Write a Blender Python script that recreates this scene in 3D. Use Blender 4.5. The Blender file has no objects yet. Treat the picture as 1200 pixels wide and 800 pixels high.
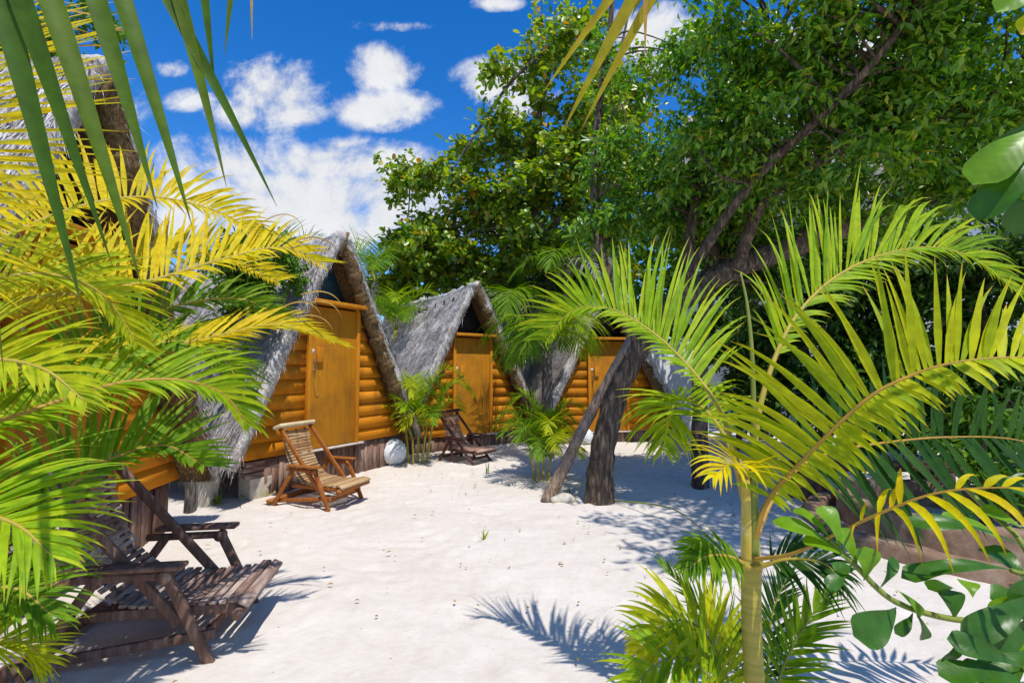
import bpy, math, random
import numpy as np
from mathutils import Vector, Matrix

random.seed(7)
RNG = np.random.default_rng(7)
R = math.radians
scene = bpy.context.scene
COL = scene.collection

# ------------------------------------------------------------------ camera
F = 570.0
CAMH = 1.42
PITCH = math.atan(35 / F)
cam = bpy.data.cameras.new('camera')
cam.sensor_width = 36
cam.lens = F / 1200 * 36
cam.clip_start = 0.02
cam.clip_end = 3000
camo = bpy.data.objects.new('camera', cam)
COL.objects.link(camo)
camo.location = (0, 0, CAMH)
camo.rotation_euler = (R(90) + PITCH, 0, 0)
scene.camera = camo


def P(px, py, Y):
    """photo pixel + distance ahead -> world point"""
    x = (px - 600) / F
    y = (400 - py) / F
    dy = math.cos(PITCH) - y * math.sin(PITCH)
    dz = math.sin(PITCH) + y * math.cos(PITCH)
    t = Y / dy
    return np.array([x * t, Y, CAMH + dz * t])


def Gd(px, py, z=0.0):
    x = (px - 600) / F
    y = (400 - py) / F
    dy = math.cos(PITCH) - y * math.sin(PITCH)
    dz = math.sin(PITCH) + y * math.cos(PITCH)
    t = (z - CAMH) / dz
    return np.array([x * t, dy * t, z])


def unit(v):
    v = np.asarray(v, float)
    return v / (np.linalg.norm(v, axis=-1, keepdims=True) + 1e-9)


# ------------------------------------------------------------------ object helpers
def tag(o, label=None, cat=None, group=None, kind=None):
    if label: o['label'] = label
    if cat: o['category'] = cat
    if group: o['group'] = group
    if kind: o['kind'] = kind
    return o


def thing(name, label, cat, loc=(0, 0, 0), rz=0.0, group=None):
    o = bpy.data.objects.new(name, None)
    COL.objects.link(o)
    o.location = loc
    o.rotation_euler = (0, 0, rz)
    return tag(o, label, cat, group)


class MB:
    """mesh collector: blocks of vertices and faces, optional 'along' attribute"""

    def __init__(self):
        self.v = []; self.f = []; self.n = 0; self.a = []; self.split = None

    def add(self, v, f, along=None):
        v = np.asarray(v, float).reshape(-1, 3)
        self.v.append(v)
        self.a.append(np.zeros(len(v)) if along is None else np.asarray(along, float))
        off = self.n
        if isinstance(f, np.ndarray):
            self.f.append(f + off)
        else:
            d = {}
            for q in f:
                d.setdefault(len(q), []).append([i + off for i in q])
            for k in d: self.f.append(np.array(d[k]))
        self.n += len(v)
        return self

    def box(self, c, s, rot=None):
        x, y, z = np.array(s) / 2
        v = np.array([[-x, -y, -z], [x, -y, -z], [x, y, -z], [-x, y, -z], [-x, -y, z], [x, -y, z], [x, y, z], [-x, y, z]])
        if rot is not None: v = v @ np.array(rot.to_3x3() if hasattr(rot, 'to_3x3') else rot).T
        return self.add(v + np.array(c), [(0, 3, 2, 1), (4, 5, 6, 7), (0, 1, 5, 4), (1, 2, 6, 5), (2, 3, 7, 6), (3, 0, 4, 7)])

    def bar(self, a, b, w, h, up=(0, 0, 1)):
        """rectangular bar a->b, width w across, h along 'up'"""
        a = np.array(a, float); b = np.array(b, float)
        d = unit(b - a); s = unit(np.cross(d, up)); n = np.cross(s, d)
        v = []
        for p in (a, b):
            for sx, sn in ((-1, -1), (1, -1), (1, 1), (-1, 1)):
                v.append(p + s * sx * w / 2 + n * sn * h / 2)
        return self.add(v, [(0, 3, 2, 1), (4, 5, 6, 7), (0, 1, 5, 4), (1, 2, 6, 5), (2, 3, 7, 6), (3, 0, 4, 7)])

    def tube(self, pts, rad, sides=8, jit=0.0, smooth=0, rng=RNG):
        pts = np.asarray(pts, float)
        rad = np.broadcast_to(np.asarray(rad, float), (len(pts),)) if np.ndim(rad) == 0 else np.asarray(rad, float)
        if smooth:
            rad = np.interp(np.linspace(0, 1, (len(pts) - 1) * smooth + 1), np.linspace(0, 1, len(pts)), rad)
            pts = spline(pts, smooth)
        n = len(pts)
        t = unit(np.gradient(pts, axis=0))
        ref = np.array([0.31, 0.17, 0.9]) if abs(t[0][2]) < .8 else np.array([1., .13, 0])
        s = unit(np.cross(t, ref)); m = np.cross(s, t)
        ang = np.linspace(0, 2 * np.pi, sides, endpoint=False)
        ring = (np.cos(ang)[None, :, None] * s[:, None, :] + np.sin(ang)[None, :, None] * m[:, None, :])
        rr = rad[:, None] * (1 + jit * rng.standard_normal((n, sides)))
        v = (pts[:, None, :] + ring * rr[:, :, None]).reshape(-1, 3)
        i = np.arange(n - 1)[:, None] * sides; j = np.arange(sides)[None, :]; k = (j + 1) % sides
        f = np.stack([i + j, i + k, i + sides + k, i + sides + j], -1).reshape(-1, 4)
        al = np.repeat(np.linspace(0, 1, n), sides)
        self.add(v, f, al)
        b = self.n - n * sides
        self.f.append(np.array([[b + q for q in range(sides)][::-1]]))
        self.f.append(np.array([[b + (n - 1) * sides + q for q in range(sides)]]))
        return self

    def build(self, name, m, parent=None, smooth=False):
        V = np.concatenate(self.v) if self.v else np.zeros((0, 3))
        me = bpy.data.meshes.new(name)
        me.vertices.add(len(V)); me.vertices.foreach_set('co', V.ravel())
        counts = np.concatenate([np.full(len(f), f.shape[1]) for f in self.f])
        idx = np.concatenate([f.ravel() for f in self.f])
        me.loops.add(len(idx)); me.loops.foreach_set('vertex_index', idx.astype(np.int32))
        st = np.concatenate([[0], np.cumsum(counts)[:-1]])
        me.polygons.add(len(counts))
        me.polygons.foreach_set('loop_start', st.astype(np.int32))
        me.polygons.foreach_set('loop_total', counts.astype(np.int32))
        if smooth: me.polygons.foreach_set('use_smooth', np.ones(len(counts), bool))
        at = me.attributes.new('along', 'FLOAT', 'POINT'); at.data.foreach_set('value', np.concatenate(self.a).astype(np.float32))
        me.update(calc_edges=True); me.validate()
        for q in (m if isinstance(m, (list, tuple)) else [m]): me.materials.append(q)
        if getattr(self, 'under', None):
            # underside of a thatched slope shows the brown inner leaves
            cu = np.zeros(len(counts), np.int32); cu[self.under[0]:self.under[1]] = 1
            me.polygons.foreach_set('material_index', cu)
        if self.split is not None:
            mi = np.zeros(len(counts), np.int32); mi[:self.split] = 1
            me.polygons.foreach_set('material_index', mi)
        o = bpy.data.objects.new(name, me); COL.objects.link(o)
        if parent is not None: o.parent = parent
        return o


def spline(p, k):
    p = np.asarray(p, float)
    q = np.vstack([2 * p[0] - p[1], p, 2 * p[-1] - p[-2]])
    out = []
    for i in range(len(p) - 1):
        a, b, c, d = q[i], q[i + 1], q[i + 2], q[i + 3]
        for t in np.linspace(0, 1, k, endpoint=False):
            out.append(.5 * (2 * b + (c - a) * t + (2 * a - 5 * b + 4 * c - d) * t * t + (3 * b - a - 3 * c + d) * t ** 3))
    out.append(p[-1])
    return np.array(out)


def bevel(o, w=0.004, seg=2):
    b = o.modifiers.new('bevel', 'BEVEL'); b.width = w; b.segments = seg; b.limit_method = 'ANGLE'
    return o


# ------------------------------------------------------------------ materials
def nmat(name):
    m = bpy.data.materials.new(name); m.use_nodes = True
    nt = m.node_tree; nt.nodes.clear()
    return m, nt, nt.nodes, nt.links


def ramp(nd, stops):
    r = nd.new('ShaderNodeValToRGB')
    e = r.color_ramp.elements
    while len(e) < len(stops): e.new(.5)
    for el, (p, c) in zip(e, stops):
        el.position = p; el.color = (*c, 1)
    return r


def noise(nd, lk, scale, detail=5, rough=.6, vec=None, dist=0.0):
    n = nd.new('ShaderNodeTexNoise'); n.inputs['Scale'].default_value = scale
    n.inputs['Detail'].default_value = detail; n.inputs['Roughness'].default_value = rough
    n.inputs['Distortion'].default_value = dist
    if vec is not None: lk.new(vec, n.inputs['Vector'])
    return n


def coords(nd, lk, scale=(1, 1, 1)):
    tc = nd.new('ShaderNodeTexCoord'); mp = nd.new('ShaderNodeMapping'); mp.inputs['Scale'].default_value = scale
    lk.new(tc.outputs['Object'], mp.inputs['Vector'])
    return mp.outputs['Vector']


def surface(name, stops, scale=(1, 1, 1), nscale=8, rough=.8, bump=.3, bdist=.01, spec=.3, detail=6, island=0.0, dist=0.0, second=None):
    """rough solid with a noise-driven colour ramp and bump"""
    m, nt, nd, lk = nmat(name)
    v = coords(nd, lk, scale)
    n = noise(nd, lk, nscale, detail, .62, v, dist)
    fac = n.outputs['Fac']
    if island:
        g = nd.new('ShaderNodeNewGeometry')
        mm = nd.new('ShaderNodeMath'); mm.operation = 'MULTIPLY_ADD'; mm.inputs[1].default_value = island; lk.new(g.outputs['Random Per Island'], mm.inputs[0])
        ad = nd.new('ShaderNodeMath'); ad.operation = 'ADD'; ad.inputs[1].default_value = -island / 2
        lk.new(fac, ad.inputs[0]); lk.new(ad.outputs[0], mm.inputs[2]); fac = mm.outputs[0]
    r = ramp(nd, stops); lk.new(fac, r.inputs['Fac'])
    col = r.outputs['Color']
    if second:
        c2, sc2, lo, hi = second
        n2 = noise(nd, lk, sc2, 4, .6, coords(nd, lk))
        mr = nd.new('ShaderNodeMapRange'); mr.inputs['From Min'].default_value = lo; mr.inputs['From Max'].default_value = hi
        lk.new(n2.outputs['Fac'], mr.inputs['Value'])
        mx = nd.new('ShaderNodeMix'); mx.data_type = 'RGBA'; lk.new(mr.outputs['Result'], mx.inputs['Factor'])
        lk.new(col, mx.inputs['A']); mx.inputs['B'].default_value = (*c2, 1); col = mx.outputs['Result']
    b = nd.new('ShaderNodeBsdfPrincipled'); b.inputs['Roughness'].default_value = rough
    b.inputs['Specular IOR Level'].default_value = spec
    lk.new(col, b.inputs['Base Color'])
    if bump:
        bp = nd.new('ShaderNodeBump'); bp.inputs['Strength'].default_value = bump; bp.inputs['Distance'].default_value = bdist
        lk.new(n.outputs['Fac'], bp.inputs['Height']); lk.new(bp.outputs['Normal'], b.inputs['Normal'])
    o = nd.new('ShaderNodeOutputMaterial'); lk.new(b.outputs[0], o.inputs['Surface'])
    return m


def leafmat(name, stops, tip=None, tip_from=.75, trans=.35, rough=.5, spec=.14, tcol=1.5, veins=0):
    """leaf: colour per leaf (island), optional tip colour, some translucency"""
    m, nt, nd, lk = nmat(name)
    g = nd.new('ShaderNodeNewGeometry')
    r = ramp(nd, stops); lk.new(g.outputs['Random Per Island'], r.inputs['Fac'])
    col = r.outputs['Color']
    v = coords(nd, lk)
    n = noise(nd, lk, 30, 3, .6, v)
    hs = nd.new('ShaderNodeHueSaturation')
    mr = nd.new('ShaderNodeMapRange'); mr.inputs['From Min'].default_value = .3; mr.inputs['From Max'].default_value = .7
    mr.inputs['To Min'].default_value = .8; mr.inputs['To Max'].default_value = 1.2
    lk.new(n.outputs['Fac'], mr.inputs['Value']); lk.new(mr.outputs['Result'], hs.inputs['Value']); lk.new(col, hs.inputs['Color'])
    col = hs.outputs['Color']
    if tip:
        a = nd.new('ShaderNodeAttribute'); a.attribute_name = 'along'
        ad = nd.new('ShaderNodeMath'); ad.operation = 'MULTIPLY_ADD'; ad.inputs[1].default_value = .5
        sb = nd.new('ShaderNodeMath'); sb.operation = 'SUBTRACT'; sb.inputs[1].default_value = .25
        lk.new(n.outputs['Fac'], ad.inputs[0]); lk.new(a.outputs['Fac'], sb.inputs[0]); lk.new(sb.outputs[0], ad.inputs[2])
        m2 = nd.new('ShaderNodeMapRange'); m2.inputs['From Min'].default_value = tip_from; m2.inputs['From Max'].default_value = 1.03
        lk.new(ad.outputs[0], m2.inputs['Value'])
        mx = nd.new('ShaderNodeMix'); mx.data_type = 'RGBA'; lk.new(m2.outputs['Result'], mx.inputs['Factor'])
        lk.new(col, mx.inputs['A']); mx.inputs['B'].default_value = (*tip, 1); col = mx.outputs['Result']
    b = nd.new('ShaderNodeBsdfPrincipled'); b.inputs['Roughness'].default_value = rough
    b.inputs['Specular IOR Level'].default_value = spec
    lk.new(col, b.inputs['Base Color'])
    if veins:
        va = nd.new('ShaderNodeAttribute'); va.attribute_name = 'along'
        vm = nd.new('ShaderNodeMath'); vm.operation = 'MULTIPLY'; vm.inputs[1].default_value = veins; lk.new(va.outputs['Fac'], vm.inputs[0])
        vs = nd.new('ShaderNodeMath'); vs.operation = 'SINE'; lk.new(vm.outputs[0], vs.inputs[0])
        vb = nd.new('ShaderNodeBump'); vb.inputs['Strength'].default_value = .025; vb.inputs['Distance'].default_value = .004
        lk.new(vs.outputs[0], vb.inputs['Height']); lk.new(vb.outputs['Normal'], b.inputs['Normal'])
    t = nd.new('ShaderNodeBsdfTranslucent')
    h2 = nd.new('ShaderNodeHueSaturation'); h2.inputs['Value'].default_value = tcol; h2.inputs['Saturation'].default_value = 1.1
    lk.new(col, h2.inputs['Color']); lk.new(h2.outputs['Color'], t.inputs['Color'])
    mxs = nd.new('ShaderNodeMixShader'); mxs.inputs['Fac'].default_value = trans
    lk.new(b.outputs[0], mxs.inputs[1]); lk.new(t.outputs[0], mxs.inputs[2])
    o = nd.new('ShaderNodeOutputMaterial'); lk.new(mxs.outputs[0], o.inputs['Surface'])
    return m


M = {}
M['palm_yellow'] = leafmat('palm_yellow', [(0, (.24, .33, .008)), (.35, (.36, .42, .008)), (.75, (.48, .48, .009)), (1, (.30, .38, .010))], tip=(.48, .26, .03), tip_from=.87)
M['palm_gold'] = leafmat('palm_gold', [(0, (.44, .40, .006)), (.5, (.62, .50, .006)), (1, (.56, .40, .008))], tip=(.40, .18, .02), tip_from=.86)
M['palm_lime'] = leafmat('palm_lime', [(0, (.15, .28, .006)), (.5, (.25, .38, .007)), (1, (.36, .43, .008))], tip=(.42, .27, .04), tip_from=.87)
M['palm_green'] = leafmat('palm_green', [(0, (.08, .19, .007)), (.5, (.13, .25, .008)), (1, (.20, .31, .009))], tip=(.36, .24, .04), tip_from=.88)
M['palm_dark'] = leafmat('palm_dark', [(0, (.014, .05, .007)), (.5, (.022, .07, .008)), (1, (.035, .09, .009))], trans=.22)  # dark leaf colour; stands in for shade on the upright front frond
M['palm_blue'] = leafmat('palm_blue', [(0, (.09, .16, .05)), (.5, (.13, .21, .06)), (1, (.19, .25, .08))], trans=.3)
M['blade_green'] = leafmat('blade_green', [(0, (.04, .095, .008)), (.5, (.062, .12, .009)), (1, (.10, .15, .010))], tip=(.16, .13, .02), tip_from=.9, trans=.25)
M['blade_gold'] = leafmat('blade_gold', [(0, (.30, .26, .015)), (.5, (.40, .30, .015)), (1, (.26, .26, .015))], tip=(.30, .12, .02), tip_from=.88, trans=.3)
M['dead_frond'] = leafmat('dead_frond', [(0, (.16, .15, .13)), (.5, (.24, .23, .20)), (1, (.33, .31, .27))], trans=.15, rough=.8, spec=.1)
M['dry_leaf'] = leafmat('dry_leaf', [(0, (.30, .17, .04)), (.5, (.42, .27, .06)), (1, (.22, .11, .03))], trans=.25, rough=.7, spec=.15)
M['leaf_tree'] = leafmat('leaf_tree', [(0, (.04, .13, .012)), (.35, (.10, .25, .018)), (.75, (.20, .37, .025)), (.97, (.32, .42, .03)), (1, (.48, .34, .02))], trans=.40, rough=.34, spec=.5, tcol=1.5)
M['leaf_grape'] = leafmat('leaf_grape', [(0, (.07, .16, .014)), (.35, (.16, .27, .018)), (.75, (.29, .40, .025)), (.95, (.40, .38, .03)), (1, (.52, .22, .03))], trans=.42, rough=.34, spec=.5, tcol=1.5)
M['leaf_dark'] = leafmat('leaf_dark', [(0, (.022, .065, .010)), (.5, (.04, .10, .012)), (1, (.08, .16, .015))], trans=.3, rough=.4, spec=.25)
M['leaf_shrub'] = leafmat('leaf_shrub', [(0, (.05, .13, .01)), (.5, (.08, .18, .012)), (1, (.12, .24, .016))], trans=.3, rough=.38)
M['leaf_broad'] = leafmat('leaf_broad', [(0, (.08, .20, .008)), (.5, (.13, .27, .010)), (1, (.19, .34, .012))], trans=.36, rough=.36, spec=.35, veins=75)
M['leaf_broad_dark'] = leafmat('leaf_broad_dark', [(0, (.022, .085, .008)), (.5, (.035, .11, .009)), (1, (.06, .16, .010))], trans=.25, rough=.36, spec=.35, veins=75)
M['rachis'] = surface('rachis', [(.3, (.30, .27, .03)), (.7, (.45, .30, .04))], (6, 6, 6), 4, .5, .1, .002)
M['rachis_orange'] = surface('rachis_orange', [(.3, (.33, .20, .03)), (.7, (.46, .25, .035))], (6, 6, 6), 4, .5, .1, .002)
M['rachis_green'] = surface('rachis_green', [(.3, (.14, .20, .03)), (.7, (.25, .26, .04))], (6, 6, 6), 4, .5, .1, .002)
M['cane'] = surface('cane', [(.3, (.22, .24, .03)), (.55, (.38, .30, .05)), (.75, (.46, .36, .09))], (1.5, 1.5, 26), 2, .45, .12, .003)
M['cane_top'] = surface('cane_top', [(.3, (.52, .36, .03)), (.6, (.60, .46, .10)), (.75, (.68, .62, .36))], (3, 3, 4), 5, .42, .1, .002)
M['bark'] = surface('bark', [(.3, (.045, .035, .028)), (.5, (.12, .10, .085)), (.72, (.27, .24, .21))], (7, 7, 1.6), 5, .9, .9, .03)
M['bark_burnt'] = surface('bark_burnt', [(.3, (.020, .014, .010)), (.5, (.085, .060, .042)), (.72, (.30, .21, .14))], (7, 7, 1.2), 4, .85, 1.0, .04)
M['bark_prop'] = surface('bark_prop', [(.3, (.09, .06, .038)), (.5, (.29, .20, .13)), (.72, (.48, .38, .29))], (8, 8, 2), 5, .9, .9, .03, second=((.13, .125, .125), 1.4, .5, .66))
M['thatch'] = surface('thatch', [(.2, (.14, .12, .105)), (.5, (.46, .42, .385)), (.8, (.72, .68, .64))], (10, 10, 10), 3, .95, .9, .03, spec=.05, island=.85, second=((.13, .095, .065), 3.2, .52, .78))
M['thatch_brown'] = surface('thatch_brown', [(.25, (.05, .03, .013)), (.5, (.15, .095, .042)), (.75, (.27, .19, .09))], (9, 9, 9), 4, .95, .9, .03, spec=.1, island=.4)
M['siding'] = surface('siding', [(.2, (.46, .155, .008)), (.5, (.54, .190, .010)), (.8, (.62, .235, .013))], (1.2, 1.2, 34), 1.6, .75, .1, .0015, island=.35, spec=.08, second=((.20, .075, .016), 2.6, .48, .78))
M['door'] = surface('door', [(.25, (.36, .135, .008)), (.5, (.46, .185, .010)), (.75, (.54, .225, .013))], (16, 16, 1.0), 1.6, .6, .1, .003, spec=.15, second=((.21, .085, .016), 2.2, .48, .8))
M['trim'] = surface('trim', [(.25, (.40, .14, .008)), (.5, (.52, .195, .012)), (.75, (.62, .26, .018))], (10, 10, 1.5), 2, .6, .2, .003, spec=.15)
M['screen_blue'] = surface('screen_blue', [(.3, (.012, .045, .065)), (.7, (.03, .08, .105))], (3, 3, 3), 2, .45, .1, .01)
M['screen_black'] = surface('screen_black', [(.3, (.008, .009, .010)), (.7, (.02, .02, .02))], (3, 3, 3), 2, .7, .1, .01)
M['plinth'] = surface('plinth', [(.25, (.10, .045, .03)), (.5, (.21, .115, .08)), (.75, (.34, .24, .19))], (12, 12, 1.6), 3, .9, .6, .01, island=.35)
M['plinth_strip'] = surface('plinth_strip', [(.3, (.45, .38, .30)), (.7, (.68, .62, .54))], (6, 6, 6), 4, .8, .3, .005)
M['weathered'] = surface('weathered', [(.25, (.12, .065, .05)), (.5, (.28, .18, .14)), (.75, (.54, .44, .38))], (2.5, 16, 16), 2, .75, .6, .006, island=.3)
M['weathered_v'] = surface('weathered_v', [(.25, (.075, .036, .025)), (.5, (.175, .095, .068)), (.75, (.36, .25, .20))], (14, 14, 2.5), 2, .72, .6, .006, island=.25)
M['teak'] = surface('teak', [(.25, (.20, .06, .011)), (.5, (.32, .105, .018)), (.75, (.44, .18, .04))], (12, 12, 3), 2, .6, .4, .005, island=.3)
M['teak_slat'] = surface('teak_slat', [(.25, (.26, .14, .06)), (.5, (.41, .25, .115)), (.75, (.55, .39, .21))], (3, 14, 14), 2, .7, .4, .005, island=.4)
M['head_pale'] = surface('head_pale', [(.25, (.50, .36, .18)), (.6, (.66, .54, .33)), (.8, (.40, .25, .12))], (3, 8, 8), 3, .7, .4, .006)
M['dark_wood'] = surface('dark_wood', [(.25, (.05, .02, .016)), (.5, (.105, .045, .034)), (.75, (.19, .10, .08))], (10, 10, 4), 2, .65, .4, .005, island=.3)
M['dark_slat'] = surface('dark_slat', [(.25, (.22, .11, .07)), (.5, (.34, .20, .14)), (.75, (.50, .36, .28))], (3, 12, 12), 2, .7, .4, .005, island=.4)
M['metal'] = surface('metal', [(.3, (.10, .08, .07)), (.7, (.22, .18, .15))], (9, 9, 9), 4, .4, .1, .002, spec=.6)
M['steel'] = surface('steel', [(.3, (.45, .45, .45)), (.7, (.62, .62, .60))], (9, 9, 9), 4, .35, .05, .002, spec=.6)
M['concrete'] = surface('concrete', [(.25, (.36, .31, .24)), (.5, (.50, .45, .37)), (.75, (.62, .58, .50))], (1, 1, 1), 9, .9, .5, .01, second=((.34, .29, .10), 3, .52, .68))
M['ball'] = surface('ball', [(.3, (.58, .60, .62)), (.7, (.78, .79, .80))], (1, 1, 1), 12, .8, .4, .008)
M['curb'] = surface('curb', [(.25, (.12, .07, .045)), (.5, (.24, .15, .095)), (.75, (.38, .29, .22))], (1, 1, 1), 7, .9, .6, .015)
M['white_wall'] = surface('white_wall', [(.3, (.66, .69, .72)), (.7, (.80, .82, .84))], (1, 1, 1), 3, .8, .1, .004)
M['grey_board'] = surface('grey_board', [(.25, (.16, .17, .17)), (.5, (.27, .28, .28)), (.75, (.40, .41, .40))], (9, 9, 1), 2, .9, .5, .01, island=.4)
M['window'] = surface('window', [(.3, (.02, .04, .06)), (.7, (.05, .08, .11))], (1, 1, 1), 2, .15, 0, .01, spec=.6)


def sand_material():
    m, nt, nd, lk = nmat('sand')
    v = coords(nd, lk)
    n1 = noise(nd, lk, .9, 6, .6, v); n2 = noise(nd, lk, 14, 6, .65, v); n3 = noise(nd, lk, 160, 4, .7, v)
    r = ramp(nd, [(.3, (.55, .485, .415)), (.5, (.63, .573, .51)), (.68, (.685, .64, .587))])
    a = nd.new('ShaderNodeMix'); a.data_type = 'FLOAT'; a.inputs['Factor'].default_value = .45
    lk.new(n1.outputs['Fac'], a.inputs['A']); lk.new(n2.outputs['Fac'], a.inputs['B']); lk.new(a.outputs['Result'], r.inputs['Fac'])
    # tiny specks of bark and shell
    vo = nd.new('ShaderNodeTexVoronoi'); vo.inputs['Scale'].default_value = 9; vo.inputs['Randomness'].default_value = 1; lk.new(v, vo.inputs['Vector'])
    lt = nd.new('ShaderNodeMapRange'); lt.inputs['From Min'].default_value = .05; lt.inputs['From Max'].default_value = .03
    nz = nd.new('ShaderNodeMath'); nz.operation = 'MULTIPLY_ADD'; nz.inputs[1].default_value = .09; lk.new(n3.outputs['Fac'], nz.inputs[0]); lk.new(vo.outputs['Distance'], nz.inputs[2])
    lt.inputs['From Min'].default_value = .105; lt.inputs['From Max'].default_value = .075
    lk.new(nz.outputs[0], lt.inputs['Value'])
    mx = nd.new('ShaderNodeMix'); mx.data_type = 'RGBA'; lk.new(lt.outputs['Result'], mx.inputs['Factor'])
    lk.new(r.outputs['Color'], mx.inputs['A']); mx.inputs['B'].default_value = (.27, .21, .15, 1)
    b = nd.new('ShaderNodeBsdfPrincipled'); b.inputs['Roughness'].default_value = .95; b.inputs['Specular IOR Level'].default_value = .1
    lk.new(mx.outputs['Result'], b.inputs['Base Color'])
    bp = nd.new('ShaderNodeBump'); bp.inputs['Strength'].default_value = .45; bp.inputs['Distance'].default_value = .02
    b2 = nd.new('ShaderNodeBump'); b2.inputs['Strength'].default_value = .35; b2.inputs['Distance'].default_value = .004
    lk.new(n2.outputs['Fac'], bp.inputs['Height']); lk.new(n3.outputs['Fac'], b2.inputs['Height'])
    lk.new(bp.outputs['Normal'], b2.inputs['Normal']); lk.new(b2.outputs['Normal'], b.inputs['Normal'])
    o = nd.new('ShaderNodeOutputMaterial'); lk.new(b.outputs[0], o.inputs['Surface'])
    return m


M['sand'] = sand_material()

# ------------------------------------------------------------------ sky, sun
SUN_EL = R(65)
SUN_DIR = np.array([.42 * math.cos(SUN_EL), -.907 * math.cos(SUN_EL), math.sin(SUN_EL)])  # towards the sun


def sky_world():
    w = bpy.data.worlds.new('World'); scene.world = w; w.use_nodes = True
    nt = w.node_tree; nd = nt.nodes; lk = nt.links; nd.clear()
    st = nd.new('ShaderNodeTexSky'); st.sky_type = 'NISHITA'; st.sun_disc = False
    st.sun_elevation = SUN_EL; st.sun_rotation = math.atan2(SUN_DIR[0], SUN_DIR[1])
    st.air_density = 1.0; st.dust_density = .15; st.ozone_density = 4.0; st.altitude = 0
    hs = nd.new('ShaderNodeHueSaturation'); hs.inputs['Saturation'].default_value = 1.37; hs.inputs['Hue'].default_value = .509; hs.inputs['Value'].default_value = 2.3
    lk.new(st.outputs[0], hs.inputs['Color'])
    tc = nd.new('ShaderNodeTexCoord')
    sp = nd.new('ShaderNodeSeparateXYZ'); lk.new(tc.outputs['Generated'], sp.inputs[0])

    def mth(op, a, b=None, c=None):
        m = nd.new('ShaderNodeMath'); m.operation = op
        for i, x in enumerate((a, b, c)):
            if x is None: continue
            if isinstance(x, (int, float)): m.inputs[i].default_value = x
            else: lk.new(x, m.inputs[i])
        return m.outputs[0]
    ymax = mth('MAXIMUM', sp.outputs[1], .02)
    u = mth('DIVIDE', sp.outputs[0], ymax); v = mth('DIVIDE', sp.outputs[2], ymax)
    cb = nd.new('ShaderNodeCombineXYZ'); lk.new(u, cb.inputs[0]); lk.new(v, cb.inputs[1])
    nz = noise(nd, lk, 6.0, 9, .66, cb.outputs[0], .25)
    nzb = noise(nd, lk, 2.6, 5, .6, cb.outputs[0], .2)
    # cumulus puffs: (u, v) centre and radii in view-slope units, then amount
    blobs = []
    for px, py, rx, ry, k in ((322, 112, 54, 42, 1.0), (296, 84, 34, 22, .7), (285, 135, 40, 22, .9), (345, 135, 52, 18, .9), (450, 78, 38, 28, 1.0), (442, 130, 58, 22, 1.0), (480, 122, 34, 16, .8),
                              (395, 192, 110, 28, 1.0), (465, 210, 60, 26, .9), (275, 190, 90, 34, .85), (350, 235, 170, 40, 1.15), (460, 245, 90, 30, .9), (240, 235, 80, 60, .9), (400, 170, 50, 14, .7), (360, 265, 240, 26, 1.1),
                              (580, 95, 44, 28, .95), (610, 118, 50, 22, .8), (765, 40, 54, 36, .95), (790, 70, 50, 24, .8), (580, 4, 32, 10, .8), (465, 30, 60, 9, .5), (200, 80, 24, 12, .5), (225, 118, 30, 14, .6),
                              (60, 120, 90, 50, .9), (-200, 100, 160, 70, 1.0), (1000, 60, 90, 40, .9), (1350, 120, 160, 60, 1.0)):
        p = P(px, py, 1.0)
        blobs.append((p[0], p[2] - CAMH, rx * 1.22 / F, ry * 1.22 / F, k))
    tot = None
    for bu, bv, ru, rv, k in blobs:
        a = mth('MULTIPLY', mth('SUBTRACT', u, bu), 1 / ru); b = mth('MULTIPLY', mth('SUBTRACT', v, bv), 1 / rv)
        d = mth('SQRT', mth('ADD', mth('MULTIPLY', a, a), mth('MULTIPLY', b, b)))
        e = mth('MULTIPLY', mth('MAXIMUM', mth('SUBTRACT', 1.35, d), 0.0), k)
        tot = e if tot is None else mth('SMOOTH_MAX', tot, e, .15)
    tot = mth('MINIMUM', tot, 1.0)
    # clouds added outside the view, to whiten the blue ambient light
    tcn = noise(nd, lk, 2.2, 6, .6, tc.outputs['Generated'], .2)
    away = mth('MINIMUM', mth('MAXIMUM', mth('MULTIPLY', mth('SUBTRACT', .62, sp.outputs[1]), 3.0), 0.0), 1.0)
    unseen_clouds = mth('MULTIPLY', mth('MULTIPLY', mth('MAXIMUM', mth('SUBTRACT', tcn.outputs['Fac'], .50), 0), 3.4), away)
    dens = mth('ADD', mth('MULTIPLY', tot, .62), mth('MULTIPLY', mth('SUBTRACT', nz.outputs['Fac'], .5), 2.0))
    dens = mth('MULTIPLY', dens, mth('MINIMUM', mth('MULTIPLY', tot, 3.0), 1.0))
    mr = nd.new('ShaderNodeMapRange'); mr.interpolation_type = 'SMOOTHSTEP'
    mr.inputs['From Min'].default_value = .16; mr.inputs['From Max'].default_value = .66
    lk.new(mth('ADD', dens, unseen_clouds), mr.inputs['Value'])
    # cloud brightness varies with its own density
    mv = nd.new('ShaderNodeMapRange'); mv.inputs['From Min'].default_value = .3; mv.inputs['From Max'].default_value = .75
    mv.inputs['To Min'].default_value = 8.8; mv.inputs['To Max'].default_value = 11.0
    lk.new(nz.outputs['Fac'], mv.inputs['Value'])
    cc = nd.new('ShaderNodeCombineXYZ')
    lk.new(mth('MULTIPLY', mv.outputs[0], .97), cc.inputs[0]); lk.new(mth('MULTIPLY', mv.outputs[0], .99), cc.inputs[1]); lk.new(mth('MULTIPLY', mv.outputs[0], 1.03), cc.inputs[2])
    mx = nd.new('ShaderNodeMix'); mx.data_type = 'RGBA'
    lk.new(mr.outputs['Result'], mx.inputs['Factor']); lk.new(hs.outputs['Color'], mx.inputs['A']); lk.new(cc.outputs[0], mx.inputs['B'])
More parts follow.
